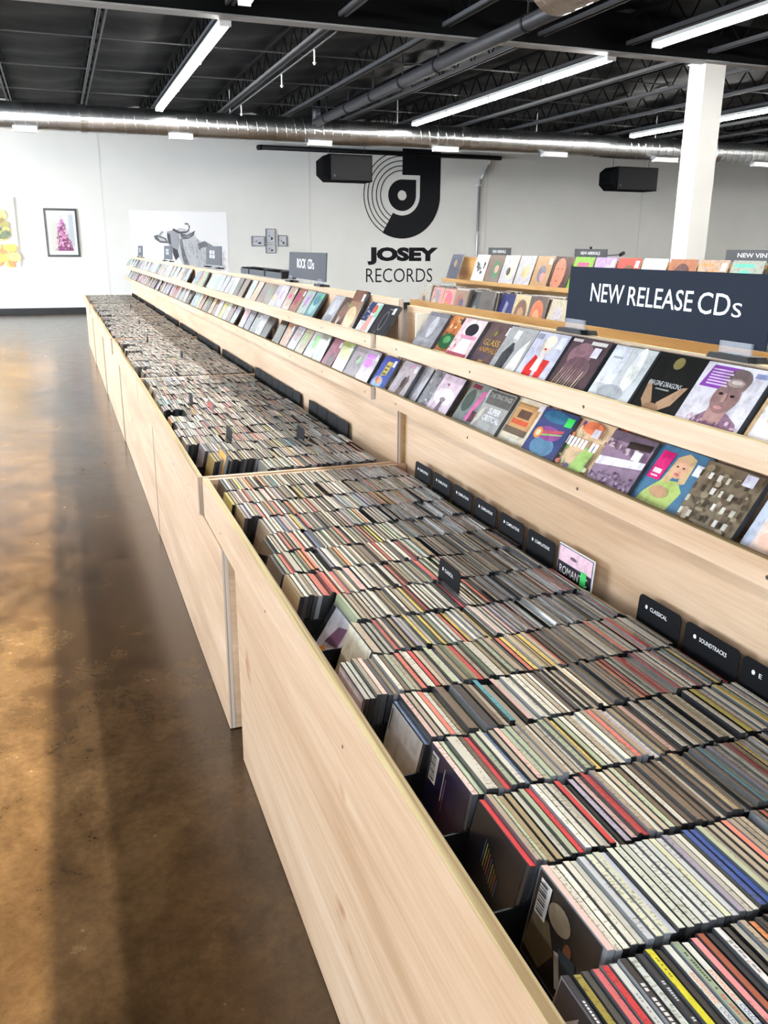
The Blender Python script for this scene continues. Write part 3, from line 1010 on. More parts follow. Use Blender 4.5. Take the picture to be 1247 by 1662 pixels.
# prints on the CDs that face the aisle at the front of their rows
def front_art(bi, ri, shapes, k=0):
    o = art_parent.get((bi, ri, k))
    if not o:
        return
    r = empty('front_cover')
    r.parent = o
    r.matrix_local = Matrix(((0, 1, 0, -0.0004), (-1, 0, 0, -0.071), (0, 0, 1, -0.125), (0, 0, 0, 1)))
    a = art(None, 0.136, 0.119, shapes, 'front_cover', 0.0)
    a.parent = o
    a.matrix_local = Matrix(((0, 1, 0, -0.0004), (-1, 0, 0, -0.071), (0, 0, 1, -0.122), (0, 0, 0, 1)))
    bpy.data.objects.remove(r)
BAR = [('r', 0.06, 0.55, 0.24, 0.95, (226, 228, 230))] + [('r', 0.08, 0.58 + 0.036 * k, 0.20, 0.58 + 0.036 * k + (0.012 if k % 3 else 0.022), (40, 42, 46)) for k in range(10)]
front_art(1, 10, [('r', 0, 0, 1, 1, (212, 214, 216)), ('r', 0, 0, 1, 0.5, (206, 204, 196)), ('r', 0.04, 0.62, 0.07, 0.95, (90, 92, 98))])
front_art(1, 11, [('r', 0, 0, 1, 1, (34, 30, 62)), ('e', 0.6, 0.3, 0.3, 0.25, (58, 36, 66)), ('r', 0.40, 0.45, 0.42, 0.9, (190, 190, 210)), ('r', 0.46, 0.35, 0.475, 0.8, (160, 120, 150))] + BAR)
front_art(1, 12, [('r', 0, 0, 1, 1, (28, 27, 33))] + [('r', 0.30 + 0.045 * k, 0.45 - 0.02 * k, 0.315 + 0.045 * k, 0.75 - 0.03 * k, [(60, 110, 170), (190, 170, 60), (120, 150, 80), (200, 90, 60)][k % 4]) for k in range(9)])
front_art(1, 13, [('r', 0, 0, 1, 1, (36, 34, 34)), ('p', [(0.0, 0.1), (0.3, 0.05), (0.45, 0.35), (0.3, 0.6), (0.05, 0.55)], (112, 104, 84)), ('e', 0.42, 0.75, 0.18, 0.14, (150, 138, 118)),
                  ('e', 0.62, 0.55, 0.06, 0.09, (132, 84, 60)), ('p', [(0.5, 0.5), (0.75, 0.55), (0.85, 0.2), (0.55, 0.15)], (44, 66, 84)), ('p', [(0.45, 0.42), (0.52, 0.45), (0.66, 0.12), (0.58, 0.1)], (200, 206, 214))] + BAR)
front_art(1, 9, [('r', 0, 0, 1, 1, (188, 176, 206)), ('e', 0.4, 0.5, 0.3, 0.35, (128, 112, 140)), ('e', 0.7, 0.3, 0.2, 0.2, (92, 96, 110)), ('r', 0.02, 0.9, 0.98, 0.97, (226, 226, 232))])
front_art(1, 8, [('r', 0, 0, 1, 1, (226, 224, 206))] + [('r', 0.62 + 0.018 * k, 0.35, 0.626 + 0.018 * k, 0.62, (60, 60, 62)) for k in range(9)])
front_art(1, 14, [('r', 0, 0, 1, 1, (40, 42, 54)), ('p', [(0.0, 0.5), (0.3, 0.9), (0.3, 0.3)], (190, 198, 210))])

# lettering on the nearest spines
def blocks(n, seed):
    q_ = random.Random(seed)
    vs, fs = [], []
    for j in range(n):
        if q_.random() < 0.12:
            continue
        a, b_, hh = (j + 0.1) / n, (j + 0.8) / n, q_.uniform(0.7, 1.0)
        o_ = len(vs)
        vs += [(a, 0), (b_, 0), (b_, hh), (a, hh)]
        fs.append((o_, o_ + 1, o_ + 2, o_ + 3))
    return vs, fs
def spine_text(k, items):
    o = art_parent.get((1, 14, k))
    if not o:
        return
    m = MB()
    mats = []
    for (t, u0, u1, v0, v1, col) in items:
        vs, fs = blocks(t, k) if isinstance(t, int) else text_mesh(t, 0.0)
        mats.append(pcol(col, 0.45))
        m.add([(TH * (0.08 + 0.78 * (v0 + (v1 - v0) * b_)), -(0.142 * (u0 + (u1 - u0) * a)), 0.00025) for a, b_ in vs], fs, len(mats) - 1)
    m.build('spine_lettering', mats, o)
spine_text(0, [(10, 0.25, 0.55, 0.3, 0.7, (226, 228, 232)), (13, 0.60, 0.95, 0.3, 0.7, (226, 228, 232))])
spine_text(5, [(16, 0.30, 0.80, 0.3, 0.65, (150, 152, 156))])
spine_text(6, [(11, 0.25, 0.75, 0.15, 0.85, (216, 216, 216))])
spine_text(8, [(9, 0.28, 0.48, 0.25, 0.75, (200, 204, 212)), (9, 0.62, 0.82, 0.25, 0.75, (200, 204, 212))])
spine_text(9, [(9, 0.10, 0.30, 0.3, 0.7, (120, 110, 20))])
spine_text(11, [('RODRIGUEZ', 0.30, 0.60, 0.15, 0.85, (230, 140, 100)), ('COLD FACT', 0.63, 0.93, 0.15, 0.85, (70, 110, 170))])
spine_text(12, [(15, 0.12, 0.50, 0.25, 0.75, (40, 70, 50)), (9, 0.54, 0.80, 0.25, 0.75, (200, 90, 80))])
spine_text(13, [('RODRIGUEZ', 0.30, 0.60, 0.15, 0.85, (236, 120, 80)), ('COLD FACT', 0.63, 0.93, 0.15, 0.85, (50, 90, 180))])
spine_text(17, [(7, 0.15, 0.50, 0.25, 0.75, (140, 142, 146)), (9, 0.60, 0.90, 0.25, 0.75, (110, 112, 120))])

# loose leaning CDs at the front of two rows
def loose_cd(x, y, z, lean, shapes, label, roll=0.0):
    o = link('leaning_case', None) if False else empty('leaning_compact_disc', (x, y, z), label, 'CD', 'loose CDs at the row fronts')
    o.matrix_world = frame_facing_aisle((x, y, z), lean) @ Matrix.Rotation(roll, 4, 'Y')
    boxo('case', (-0.071, 0, 0), (0.071, 0.0095, 0.124), plain('loose_case', (120, 124, 130), 0.15), o, 0.0008)
    art(o, 0.137, 0.120, shapes, 'front_cover', 0.0, z0=0.002)
rY = lambda ri: BINS[1][1] - 0.018 - PITCH * ri - 0.075
loose_cd(0.445, rY(7) - 0.005, 0.634, math.radians(32), [('r', 0, 0, 1, 1, (206, 210, 226)), ('r', 0, 0, 0.16, 1, (30, 30, 34)), ('e', 0.5, 0.2, 0.16, 0.14, (226, 150, 60)), ('p', [(0.4, 0.4), (0.9, 0.5), (0.9, 0.9), (0.6, 0.8)], (110, 70, 110))], 'loose CD with an orange-spotted cover leaning at a row front')

# ------------------------------------------------------------------ black divider cards
def divider_card(x, yc, wd, ztop, txt, label, ht=0.14, mat=CARDM):
    o = empty('divider_card', (x, yc, ztop - ht), label, 'divider card', 'black divider cards')
    o.matrix_world = frame_facing_aisle((x, yc, ztop - ht), math.radians(4))
    r = 0.012
    pts = [(-wd / 2, 0), (wd / 2, 0), (wd / 2, ht - r)] + [(wd / 2 - r + r * math.cos(a), ht - r + r * math.sin(a)) for a in (0.4, 0.8, 1.2, 1.57)] + \
          [(-wd / 2 + r + r * math.cos(a), ht - r + r * math.sin(a)) for a in (1.57, 1.95, 2.35, 2.75)] + [(-wd / 2, ht - r)]
    m = MB()
    m.prism(pts, 0.0, 0.0015)
    m.build('card', mat, o)
    if txt:
        L = min(0.56, 0.045 * len(txt))
        art(o, wd, ht, [('e', 0.20, 0.84, 0.028, 0.032, (226, 228, 232)), ('t', txt, 0.29, 0.81, 0.29 + L, 0.87, (226, 228, 232), 0.012)], 'lettering', 0.0, 0.0002, 0.5)
for ri, nm in zip(range(1, 7), ORD):
    divider_card(1.078, rY(ri) - 0.01 * 0, 0.134, 0.806, 'COMPILATIONS', 'black COMPILATIONS card at the bin back, %s from the far end' % nm)
divider_card(1.085, rY(9) + 0.0, 0.136, 0.806, 'CLASSICAL', 'black CLASSICAL card standing at the back of the bin')
divider_card(1.085, rY(10) + 0.0, 0.150, 0.806, 'SOUNDTRACKS', 'black SOUNDTRACKS card standing at the back of the bin')
divider_card(1.085, rY(11) + 0.0, 0.150, 0.806, 'E', 'black card at the bin back beside the SOUNDTRACKS card, cut off by the frame')
divider_card(0.772, rY(7) + 0.04, 0.115, 0.806, 'CLASSICAL', 'black CLASSICAL card standing in the middle of a CD row')
# pink carded package
o = empty('carded_package', (1.085, rY(7), 0.67), 'pink and black carded package with a green tag behind the CDs', 'package')
o.matrix_world = frame_facing_aisle((1.082, rY(7), 0.67), math.radians(4))
boxo('card', (-0.075, 0, 0), (0.075, 0.004, 0.145), WHITE, o)
art(o, 0.148, 0.143, [('r', 0, 0, 1, 1, (60, 60, 90)), ('r', 0.02, 0.72, 0.98, 0.985, (236, 200, 216)), ('r', 0.02, 0.0, 0.98, 0.70, (22, 22, 26)), ('e', 0.45, 0.85, 0.1, 0.03, (110, 90, 110)),
                      ('t', 'ROMANTIC', 0.08, 0.52, 0.9, 0.66, (232, 232, 232)), ('r', 0.70, 0.50, 0.86, 0.74, (70, 214, 110))], 'package_print', 0.0)
# second bin: the long run of cards and a few in the rows
n = 0
for bi in range(2, 7):
    y0, y1, xf = BINS[bi]
    for (b_, ri, yf, yn) in rows:
        if b_ != bi or (bi == 2 and ri in (12, 13, 14)) or (ri == 7):
            continue
        n += 1
        divider_card(1.068, (yf + yn) / 2, 0.15, 0.785 if bi > 2 else 0.80, '', '%s small black card at the bin back, counted along from the gap' % ordinal(n))
for x, y, lb in ((0.58, 3.43, 'black card standing in a row of the second bin near the aisle'), (0.86, 3.36, 'black card standing in a middle row of the second bin'),
                 (0.55, 4.31, 'black card leaning by the aisle in the second bin'), (0.75, 6.2, 'black card standing in the third bin'), (0.62, 7.3, 'black card near the far edge of the third bin'), (0.7, 9.0, 'black card standing in the fourth bin'), (0.8, 11.4, 'black card standing in the fifth bin')):
    divider_card(x, y, 0.12, 0.80, '', lb)
for x, y, c, lb in ((0.478, 3.10, (236, 176, 50), 'yellow-orange CD leaning at a row front in the second bin'), (0.60, 4.16, (200, 40, 52), 'red CD standing proud of a row in the second bin')):
    loose_cd(x, y, 0.66, math.radians(14), [('r', 0, 0, 1, 1, c), ('r', 0.2, 0.55, 0.8, 0.75, tuple(min(250, v + 40) for v in c))], lb)

# ------------------------------------------------------------------ face-out CDs on the racks
LEAN = math.radians(34)
def tagsq(c=(232, 236, 244)):
    return ('r', 0.78, 0.74, 0.95, 0.93, c)
def display_cd(y, tier, rack, shapes, label, wd=0.142, th=0.011, scale=1.0, case=(60, 62, 66), back=0.0, lean=LEAN, group='face-out CDs'):
    xl = RACKS[rack][3]
    za = TIERS[tier][0] + 0.015
    ht = 0.132 * scale
    o = empty('display_compact_disc', (0, 0, 0), label, 'CD', group)
    o.matrix_world = frame_facing_aisle((xl + 0.020 + back, y, za + 0.002 + th * math.sin(lean) * 0 + 0.016), lean)
    boxo('case', (-wd / 2, 0, 0), (wd / 2, th, ht), pcol(case, 0.15), o, 0.0006)
    art(o, wd - 0.003, ht - 0.003, shapes, 'front_cover', 0.0, 0.00018, 0.2, z0=0.0015)
    return o
def speck(seed, n, cols, x0=0, y0=0, x1=1, y1=1, smin=0.02, smax=0.07):
    q = random.Random(seed)
    out = []
    for _ in range(n):
        sx, sy = q.uniform(smin, smax), q.uniform(smin, smax)
        out.append(('e', q.uniform(x0 + sx, x1 - sx), q.uniform(y0 + sy, y1 - sy), sx, sy, q.choice(cols)))
    return out
def lines(t, x0, y0, x1, y1, n, c):
    return [('r', x0, y0 + (y1 - y0) * k / n, x1 - (0.1 if k % 2 else 0) * (x1 - x0), y0 + (y1 - y0) * (k + 0.55) / n, c) for k in range(n)]
U = [  # upper tier of the near rack: y centre, shapes, label
 (2.49, [('r', 0, 0, 1, 1, (150, 150, 158)), ('e', 0.5, 0.62, 0.16, 0.3, (196, 198, 208)), ('r', 0.1, 0.2, 0.7, 0.3, (170, 172, 180)), ('r', 0, 0.9, 1, 1, (128, 128, 136))], 'silver-grey CD with a pale figure beside the rack joint, upper tier'),
 (2.35, [('r', 0, 0, 1, 1, (204, 134, 84))] + speck(1, 26, [(226, 176, 120), (120, 70, 50), (236, 206, 160), (178, 100, 66)], 0, 0.4) + [('e', 0.45, 0.32, 0.34, 0.2, (46, 98, 62)), ('e', 0.45, 0.36, 0.16, 0.1, (92, 150, 100)), ('e', 0.78, 0.86, 0.14, 0.1, (70, 62, 60)), ('r', 0.1, 0.0, 0.9, 0.06, (236, 226, 190))], 'orange patterned CD with a green dome shape, upper tier'),
 (2.235, [('r', 0, 0, 1, 1, (226, 200, 206)), ('e', 0.55, 0.76, 0.36, 0.22, (240, 232, 236)), ('e', 0.55, 0.74, 0.27, 0.16, (52, 46, 56)), ('r', 0.2, 0.52, 0.92, 0.60, (220, 150, 180)), ('p', [(0.3, 0.1), (0.85, 0.1), (0.8, 0.5), (0.35, 0.5)], (246, 246, 248)), ('r', 0.05, 0.04, 0.95, 0.16, (176, 90, 110))] + speck(2, 10, [(200, 120, 140), (250, 230, 236)], 0, 0, 0.3, 0.7, 0.02, 0.05), 'pink and white CD with a dark arch, upper tier'),
 (2.095, [('r', 0, 0, 1, 1, (104, 86, 86)), ('e', 0.3, 0.3, 0.3, 0.3, (94, 80, 90)), ('t', 'GLASS', 0.20, 0.46, 0.76, 0.60, (206, 170, 70), 0.0), ('t', 'ANIMALS', 0.16, 0.30, 0.82, 0.42, (196, 150, 60), 0.0), ('r', 0.38, 0.07, 0.54, 0.12, (170, 136, 64)), ('e', 0.44, 0.74, 0.05, 0.06, (140, 140, 60)), tagsq()], 'brown CD with gold GLASS ANIMALS lettering, upper tier'),
 (1.955, [('r', 0, 0, 1, 1, (168, 170, 172)), ('p', [(0.2, 0.0), (0.5, 0.05), (0.55, 0.5), (0.4, 0.7), (0.2, 0.4)], (70, 72, 76)), ('p', [(0.6, 0.05), (0.95, 0.1), (0.9, 0.8), (0.7, 0.5)], (232, 232, 230)), ('e', 0.42, 0.74, 0.08, 0.09, (196, 196, 196)), ('r', 0.30, 0.74, 0.48, 0.93, (232, 236, 244))], 'silver black-and-white CD with a price tag, upper tier'),
 (1.811, [('r', 0, 0, 1, 1, (202, 204, 224)), ('e', 0.5, 0.74, 0.16, 0.18, (232, 214, 196)), ('e', 0.52, 0.82, 0.18, 0.13, (240, 232, 214)), ('p', [(0.22, 0.0), (0.50, 0.0), (0.46, 0.45), (0.30, 0.52), (0.2, 0.25)], (206, 52, 50)), ('p', [(0.58, 0.05), (0.78, 0.1), (0.82, 0.45), (0.62, 0.46)], (212, 60, 56)), ('p', [(0.40, 0.2), (0.62, 0.2), (0.58, 0.62), (0.44, 0.62)], (236, 224, 220)), ('e', 0.5, 0.66, 0.04, 0.02, (190, 50, 60)), ('r', 0.04, 0.84, 0.22, 0.95, (150, 152, 170)), ('r', 0.76, 0.7, 0.96, 0.94, (232, 236, 246))], 'lavender CD with a blonde figure in a red jacket, upper tier'),
 (1.661, [('r', 0, 0, 1, 1, (92, 74, 80)), ('e', 0.42, 0.66, 0.3, 0.26, (146, 112, 122)), ('e', 0.5, 0.4, 0.35, 0.25, (120, 92, 100))] + [('p', [(0.1 + 0.07 * k, 0.02 + 0.02 * (k % 3)), (0.115 + 0.07 * k, 0.02), (0.2 + 0.07 * k, 0.38 + 0.06 * (k % 4)), (0.185 + 0.07 * k, 0.4)], [(206, 190, 160), (170, 150, 130), (226, 214, 190)][k % 3]) for k in range(10)] + [('r', 0.04, 0.91, 0.30, 0.965, (214, 206, 206)), ('r', 0.55, 0.89, 0.95, 0.96, (220, 214, 212)), ('r', 0.70, 0.66, 0.88, 0.85, (232, 230, 244))], 'mauve CD with pale slanting streaks and a price tag, upper tier'),
 (1.491, [('r', 0, 0, 1, 1, (200, 206, 210)), ('r', 0.02, 0.3, 0.42, 0.98, (226, 230, 242)), ('e', 0.72, 0.62, 0.14, 0.4, (236, 240, 236)), ('e', 0.5, 0.18, 0.3, 0.14, (168, 174, 180)), ('r', 0.62, 0.7, 0.8, 0.92, (240, 242, 250)), ('r', 0.1, 0.76, 0.34, 0.80, (176, 182, 192))], 'white and silver CD in a reflective wrapper, upper tier'),
 (1.352, [('r', 0, 0, 1, 1, (32, 32, 32)), ('e', 0.5, 0.86, 0.10, 0.10, (132, 122, 76)), ('p', [(0.14, 0.52), (0.22, 0.5), (0.42, 0.2), (0.36, 0.04), (0.2, 0.2)], (172, 140, 112)), ('p', [(0.92, 0.52), (0.82, 0.5), (0.52, 0.2), (0.56, 0.04), (0.8, 0.2)], (180, 146, 118)), ('e', 0.46, 0.1, 0.16, 0.08, (150, 118, 92)), ('t', 'IMAGINE DRAGONS', 0.16, 0.46, 0.80, 0.54, (216, 220, 224)), ('r', 0.35, 0.40, 0.62, 0.425, (150, 150, 150))], 'black CD lettered IMAGINE DRAGONS with tan shapes, upper tier'),
 (1.195, [('r', 0, 0, 1, 1, (216, 214, 224)), ('p', [(0.06, 0.62), (0.52, 0.62), (0.58, 0.96), (0.12, 0.96)], (136, 72, 168)), ('p', [(0.22, 0.0), (0.98, 0.0), (0.92, 0.18), (0.72, 0.30), (0.42, 0.30), (0.26, 0.14)], (142, 112, 134)), ('p', [(0.42, 0.12), (0.68, 0.12), (0.7, 0.42), (0.4, 0.42)], (176, 140, 136)), ('e', 0.56, 0.52, 0.20, 0.25, (150, 118, 116)), ('e', 0.59, 0.79, 0.195, 0.165, (112, 98, 98)), ('e', 0.58, 0.70, 0.185, 0.12, (134, 110, 108)), ('e', 0.59, 0.74, 0.13, 0.06, (170, 152, 148)), ('e', 0.60, 0.75, 0.08, 0.03, (214, 204, 200)), ('e', 0.47, 0.56, 0.035, 0.02, (40, 34, 36)), ('e', 0.65, 0.55, 0.035, 0.02, (40, 34, 36)), ('p', [(0.53, 0.58), (0.57, 0.58), (0.59, 0.44), (0.52, 0.44)], (172, 138, 134)), ('e', 0.55, 0.355, 0.07, 0.025, (196, 146, 146)), ('r', 0.80, 0.86, 0.97, 0.93, (140, 150, 190))] + lines('', 0.16, 0.66, 0.5, 0.92, 6, (214, 186, 228)) + speck(5, 14, [(200, 170, 190), (120, 90, 110)], 0.2, 0, 1, 0.2, 0.01, 0.04), 'CD with a shaven-headed portrait and purple sticker, upper tier'),  # pale forehead ellipses are glare painted into the cover
 (1.035, [('r', 0, 0, 1, 1, (232, 228, 232)), ('e', 0.3, 0.5, 0.2, 0.3, (246, 246, 248)), ('e', 0.25, 0.35, 0.06, 0.05, (226, 190, 170)), ('r', 0.0, 0.0, 0.06, 1, (196, 170, 130))], 'white wrapped CD at the right edge, upper tier'),
]
UW = [0.152, 0.142, 0.142, 0.158, 0.142, 0.146, 0.152, 0.144, 0.150, 0.162, 0.142]
for k_, (y, shp, lb) in enumerate(U):
    display_cd(y, 1, 1, shp, lb, wd=UW[k_], back=[0.0, 0.012, 0.0, 0.012][k_ % 4] if k_ < 5 else (0.0 if k_ % 2 else 0.006), th=0.010)
    # a second copy tucked behind
for y, c in ((1.945, (196, 196, 190)), (1.80, (60, 62, 70)), (1.64, (46, 50, 62)), (1.47, (54, 50, 46)), (2.08, (120, 122, 128))):
    display_cd(y - 0.006, 1, 1, [('r', 0, 0, 1, 1, c)], 'CD copy tucked behind the %s on the upper near rack' % {1.945: 'silver black-and-white CD', 1.80: 'lavender CD', 1.64: 'mauve streaked CD', 1.47: 'white reflective CD', 2.08: 'GLASS ANIMALS CD'}[y], back=0.024, group='CD copies tucked behind on the upper near rack')
Lw = [
 (2.705, 1, [('r', 0, 0, 1, 1, (190, 182, 190)), ('r', 0.5, 0.86, 0.8, 0.95, (214, 170, 206)), ('p', [(0.42, 0.05), (0.72, 0.05), (0.8, 0.5), (0.66, 0.66), (0.5, 0.4)], (110, 92, 92)), ('e', 0.55, 0.42, 0.08, 0.16, (60, 46, 46)), tagsq()], 'pale mauve CD with a dark slanting figure, lower tier'),
 (2.465, 1, [('r', 0, 0, 1, 1, (140, 142, 150))] + speck(8, 16, [(170, 172, 178), (110, 112, 118), (196, 198, 206)]) + [tagsq()], 'grey CD in loose plastic beside a gap, lower tier'),
 (2.364, 1, [('r', 0, 0, 1, 1, (222, 204, 222)), ('e', 0.5, 0.45, 0.45, 0.22, (246, 242, 248)), ('p', [(0.38, 0.0), (0.62, 0.0), (0.58, 0.34), (0.46, 0.34)], (112, 96, 112)), ('e', 0.52, 0.38, 0.13, 0.06, (150, 132, 146)), ('e', 0.42, 0.76, 0.05, 0.04, (150, 90, 110))], 'pale pink CD with a dark gown shape, lower tier'),
 (2.19, 1, [('r', 0, 0, 1, 1, (128, 138, 136)), ('e', 0.25, 0.55, 0.2, 0.28, (70, 86, 82)), ('p', [(0.46, 0.1), (0.6, 0.1), (0.78, 0.85), (0.6, 0.85)], (214, 110, 170)), ('r', 0.62, 0.1, 0.96, 0.36, (92, 44, 62)), ('r', 0.1, 0.86, 0.46, 0.96, (122, 44, 70)), tagsq(), ('p', [(0.86, 0.4), (0.98, 0.4), (0.98, 0.7), (0.9, 0.7)], (226, 230, 230))], 'grey-green CD with a pink stripe, lower tier'),
 (2.053, 1, [('r', 0, 0, 1, 1, (172, 174, 174)), ('r', 0.05, 0.66, 0.98, 0.98, (92, 96, 96)), ('t', 'THE TING TINGS', 0.1, 0.82, 0.92, 0.92, (196, 200, 200), 0.01), ('t', 'SUPER', 0.36, 0.46, 0.80, 0.60, (236, 240, 250), 0.03), ('t', 'CRITICAL', 0.26, 0.30, 0.92, 0.43, (236, 240, 250), 0.03), ('p', [(0.0, 0.05), (0.2, 0.3), (0.24, 0.62), (0.1, 0.5)], (214, 210, 200))], 'grey CD with white SUPER CRITICAL lettering, lower tier'),
 (1.911, 1, [('r', 0, 0, 1, 1, (226, 216, 194)), ('r', 0.10, 0.30, 0.86, 0.90, (176, 136, 92)), ('r', 0.14, 0.34, 0.82, 0.86, (206, 160, 110)), ('r', 0.28, 0.58, 0.68, 0.76, (92, 66, 56)), ('r', 0.20, 0.44, 0.74, 0.54, (216, 96, 62)), ('r', 0.1, 0.22, 0.86, 0.36, (112, 96, 80)), ('r', 0.3, 0.05, 0.75, 0.14, (240, 238, 226)), ('r', 0.78, 0.82, 0.94, 0.95, (238, 238, 246))], 'cream and gold CD with a tan picture panel, lower tier'),
 (1.756, 1, [('r', 0, 0, 1, 1, (52, 68, 126)), ('e', 0.45, 0.86, 0.4, 0.12, (40, 110, 150)), ('e', 0.5, 0.25, 0.34, 0.2, (92, 140, 176)), ('e', 0.48, 0.52, 0.36, 0.14, (150, 80, 150)), ('p', [(0.1, 0.44), (0.86, 0.6), (0.86, 0.66), (0.1, 0.5)], (206, 90, 100)), ('p', [(0.1, 0.40), (0.86, 0.55), (0.86, 0.58), (0.1, 0.44)], (150, 190, 120)), ('e', 0.2, 0.48, 0.12, 0.12, (236, 140, 70)), ('e', 0.2, 0.48, 0.07, 0.07, (250, 220, 180)), ('r', 0.0, 0.0, 0.4, 0.08, (236, 236, 230)), ('r', 0.76, 0.74, 0.97, 0.92, (60, 214, 100))], 'blue rainbow CD with a bright green tag, lower tier'),
 (1.622, 1, [('r', 0, 0, 1, 1, (226, 196, 160))] + speck(9, 40, [(236, 150, 110), (206, 214, 170), (250, 230, 200), (150, 190, 120), (226, 130, 110), (120, 110, 170)]) + [('e', 0.55, 0.84, 0.26, 0.12, (236, 130, 90)), ('p', [(0.5, 0.0), (0.85, 0.0), (0.9, 0.45), (0.6, 0.4)], (166, 204, 116)), *[('r', 0.05 + 0.1 * j_, 0.44 - 0.012 * (j_ % 2), 0.125 + 0.1 * j_, 0.60, (244, 244, 246)) for j_ in (0, 1, 2, 3, 4, 5, 7, 8)], ('r', 0.62, 0.68, 0.80, 0.84, (232, 232, 244))], 'floral peach and green CD with a row of white letters, lower tier'),
 (1.466, 1, [('r', 0, 0, 1, 1, (150, 126, 152)), ('r', 0, 0.84, 1, 1, (110, 96, 116)), ('p', [(0.0, 0.34), (1.0, 0.5), (1.0, 0.62), (0.0, 0.5)], (238, 236, 242)), ('p', [(0.45, 0.76), (0.96, 0.80), (0.96, 0.92), (0.45, 0.88)], (26, 24, 30))] + speck(11, 34, [(92, 70, 96), (180, 156, 182), (112, 90, 116)], 0, 0, 1, 0.36, 0.015, 0.04) + speck(12, 14, [(196, 176, 190), (120, 96, 110)], 0, 0.6, 0.9, 0.85, 0.015, 0.05) + [('r', 0.74, 0.58, 0.92, 0.74, (240, 238, 250))], 'mauve crowd-scene CD with a white glare band and black label, lower tier'),
 (1.318, 1, [('r', 0, 0, 1, 1, (74, 124, 160)), ('p', [(0.1, 0.0), (0.72, 0.0), (0.82, 0.36), (0.66, 0.5), (0.36, 0.46), (0.16, 0.2)], (182, 206, 118)), ('p', [(0.36, 0.46), (0.42, 0.86), (0.58, 0.96), (0.76, 0.9), (0.78, 0.5), (0.66, 0.46), (0.62, 0.7), (0.46, 0.42)], (214, 186, 140)), ('e', 0.57, 0.70, 0.13, 0.17, (222, 176, 148)), ('e', 0.50, 0.72, 0.025, 0.014, (70, 50, 40)), ('e', 0.62, 0.72, 0.025, 0.014, (70, 50, 40)), ('e', 0.56, 0.60, 0.05, 0.02, (206, 110, 104)), ('e', 0.44, 0.26, 0.18, 0.10, (196, 156, 120)), ('p', [(0.06, 0.42), (0.32, 0.42), (0.36, 0.9), (0.10, 0.9)], (218, 30, 122)), ('r', 0.12, 0.52, 0.28, 0.60, (246, 226, 236)), ('r', 0.12, 0.46, 0.26, 0.49, (246, 200, 226)), ('r', 0.82, 0.66, 0.97, 0.84, (232, 240, 250))], 'blue CD with a blonde figure in lime green and a magenta sticker, lower tier'),
 (1.17, 1, [('r', 0, 0, 1, 1, (128, 114, 94))] + speck(13, 40, [(150, 136, 112), (104, 90, 74), (166, 152, 130), (92, 80, 66)]) + [('r', 0.06 + 0.155 * (k % 6), 0.12 + 0.20 * (k // 6), 0.11 + 0.155 * (k % 6) + 0.01 * (k % 3), 0.22 + 0.20 * (k // 6), [(206, 206, 196), (58, 52, 44), (190, 188, 176), (226, 226, 220), (84, 74, 60)][(k * 7) % 5]) for k in range(24)] + [('r', 0.76, 0.78, 0.94, 0.95, (214, 214, 232))], 'tan-grey stone-coloured CD patterned with light windows, lower tier'),
 (1.01, 1, [('r', 0, 0, 1, 1, (240, 218, 208)), ('r', 0.0, 0, 0.14, 1, (196, 206, 226)), ('r', 0.14, 0.44, 0.36, 0.66, (226, 230, 242)), ('e', 0.55, 0.6, 0.2, 0.16, (232, 200, 160)), ('e', 0.7, 0.62, 0.08, 0.08, (232, 150, 150)), ('e', 0.4, 0.2, 0.2, 0.14, (240, 200, 180))] + lines('', 0.16, 0.47, 0.34, 0.64, 5, (150, 156, 176)), 'pale peach CD with a white label at the right edge, lower tier'),
 (2.862, 2, [('r', 0, 0, 1, 1, (56, 84, 176)), ('e', 0.4, 0.2, 0.34, 0.2, (150, 190, 230)), ('p', [(0.36, 0.4), (0.72, 0.46), (0.72, 0.86), (0.4, 0.86)], (206, 190, 92)), ('e', 0.45, 0.26, 0.2, 0.1, (230, 170, 130)), ('e', 0.3, 0.3, 0.08, 0.08, (206, 100, 90)), tagsq()] + lines('', 0.42, 0.46, 0.68, 0.8, 3, (120, 110, 60)), 'royal blue CD with a yellow block of lettering, lower tier at the rack joint'),
]
for k_, (y, rk, shp, lb) in enumerate(Lw):
    display_cd(y, 0, rk, shp, lb, wd=0.150 if k_ not in (1, 12) else 0.142, back=0.011 * (k_ % 2), th=0.010)
for y, c in ((2.655, (196, 196, 206)), (2.43, (40, 42, 50)), (1.74, (30, 34, 54)), (1.60, (196, 80, 60)), (1.896, (206, 196, 170))):
    display_cd(y - 0.012, 0, 1, [('r', 0, 0, 1, 1, c)], 'CD copy tucked behind the %s on the lower near rack' % {2.655: 'slanting-figure CD', 2.43: 'grey CD in loose plastic', 1.74: 'blue rainbow CD', 1.60: 'floral CD', 1.896: 'cream and gold CD'}[y], back=0.024, group='CD copies tucked behind on the lower near rack')
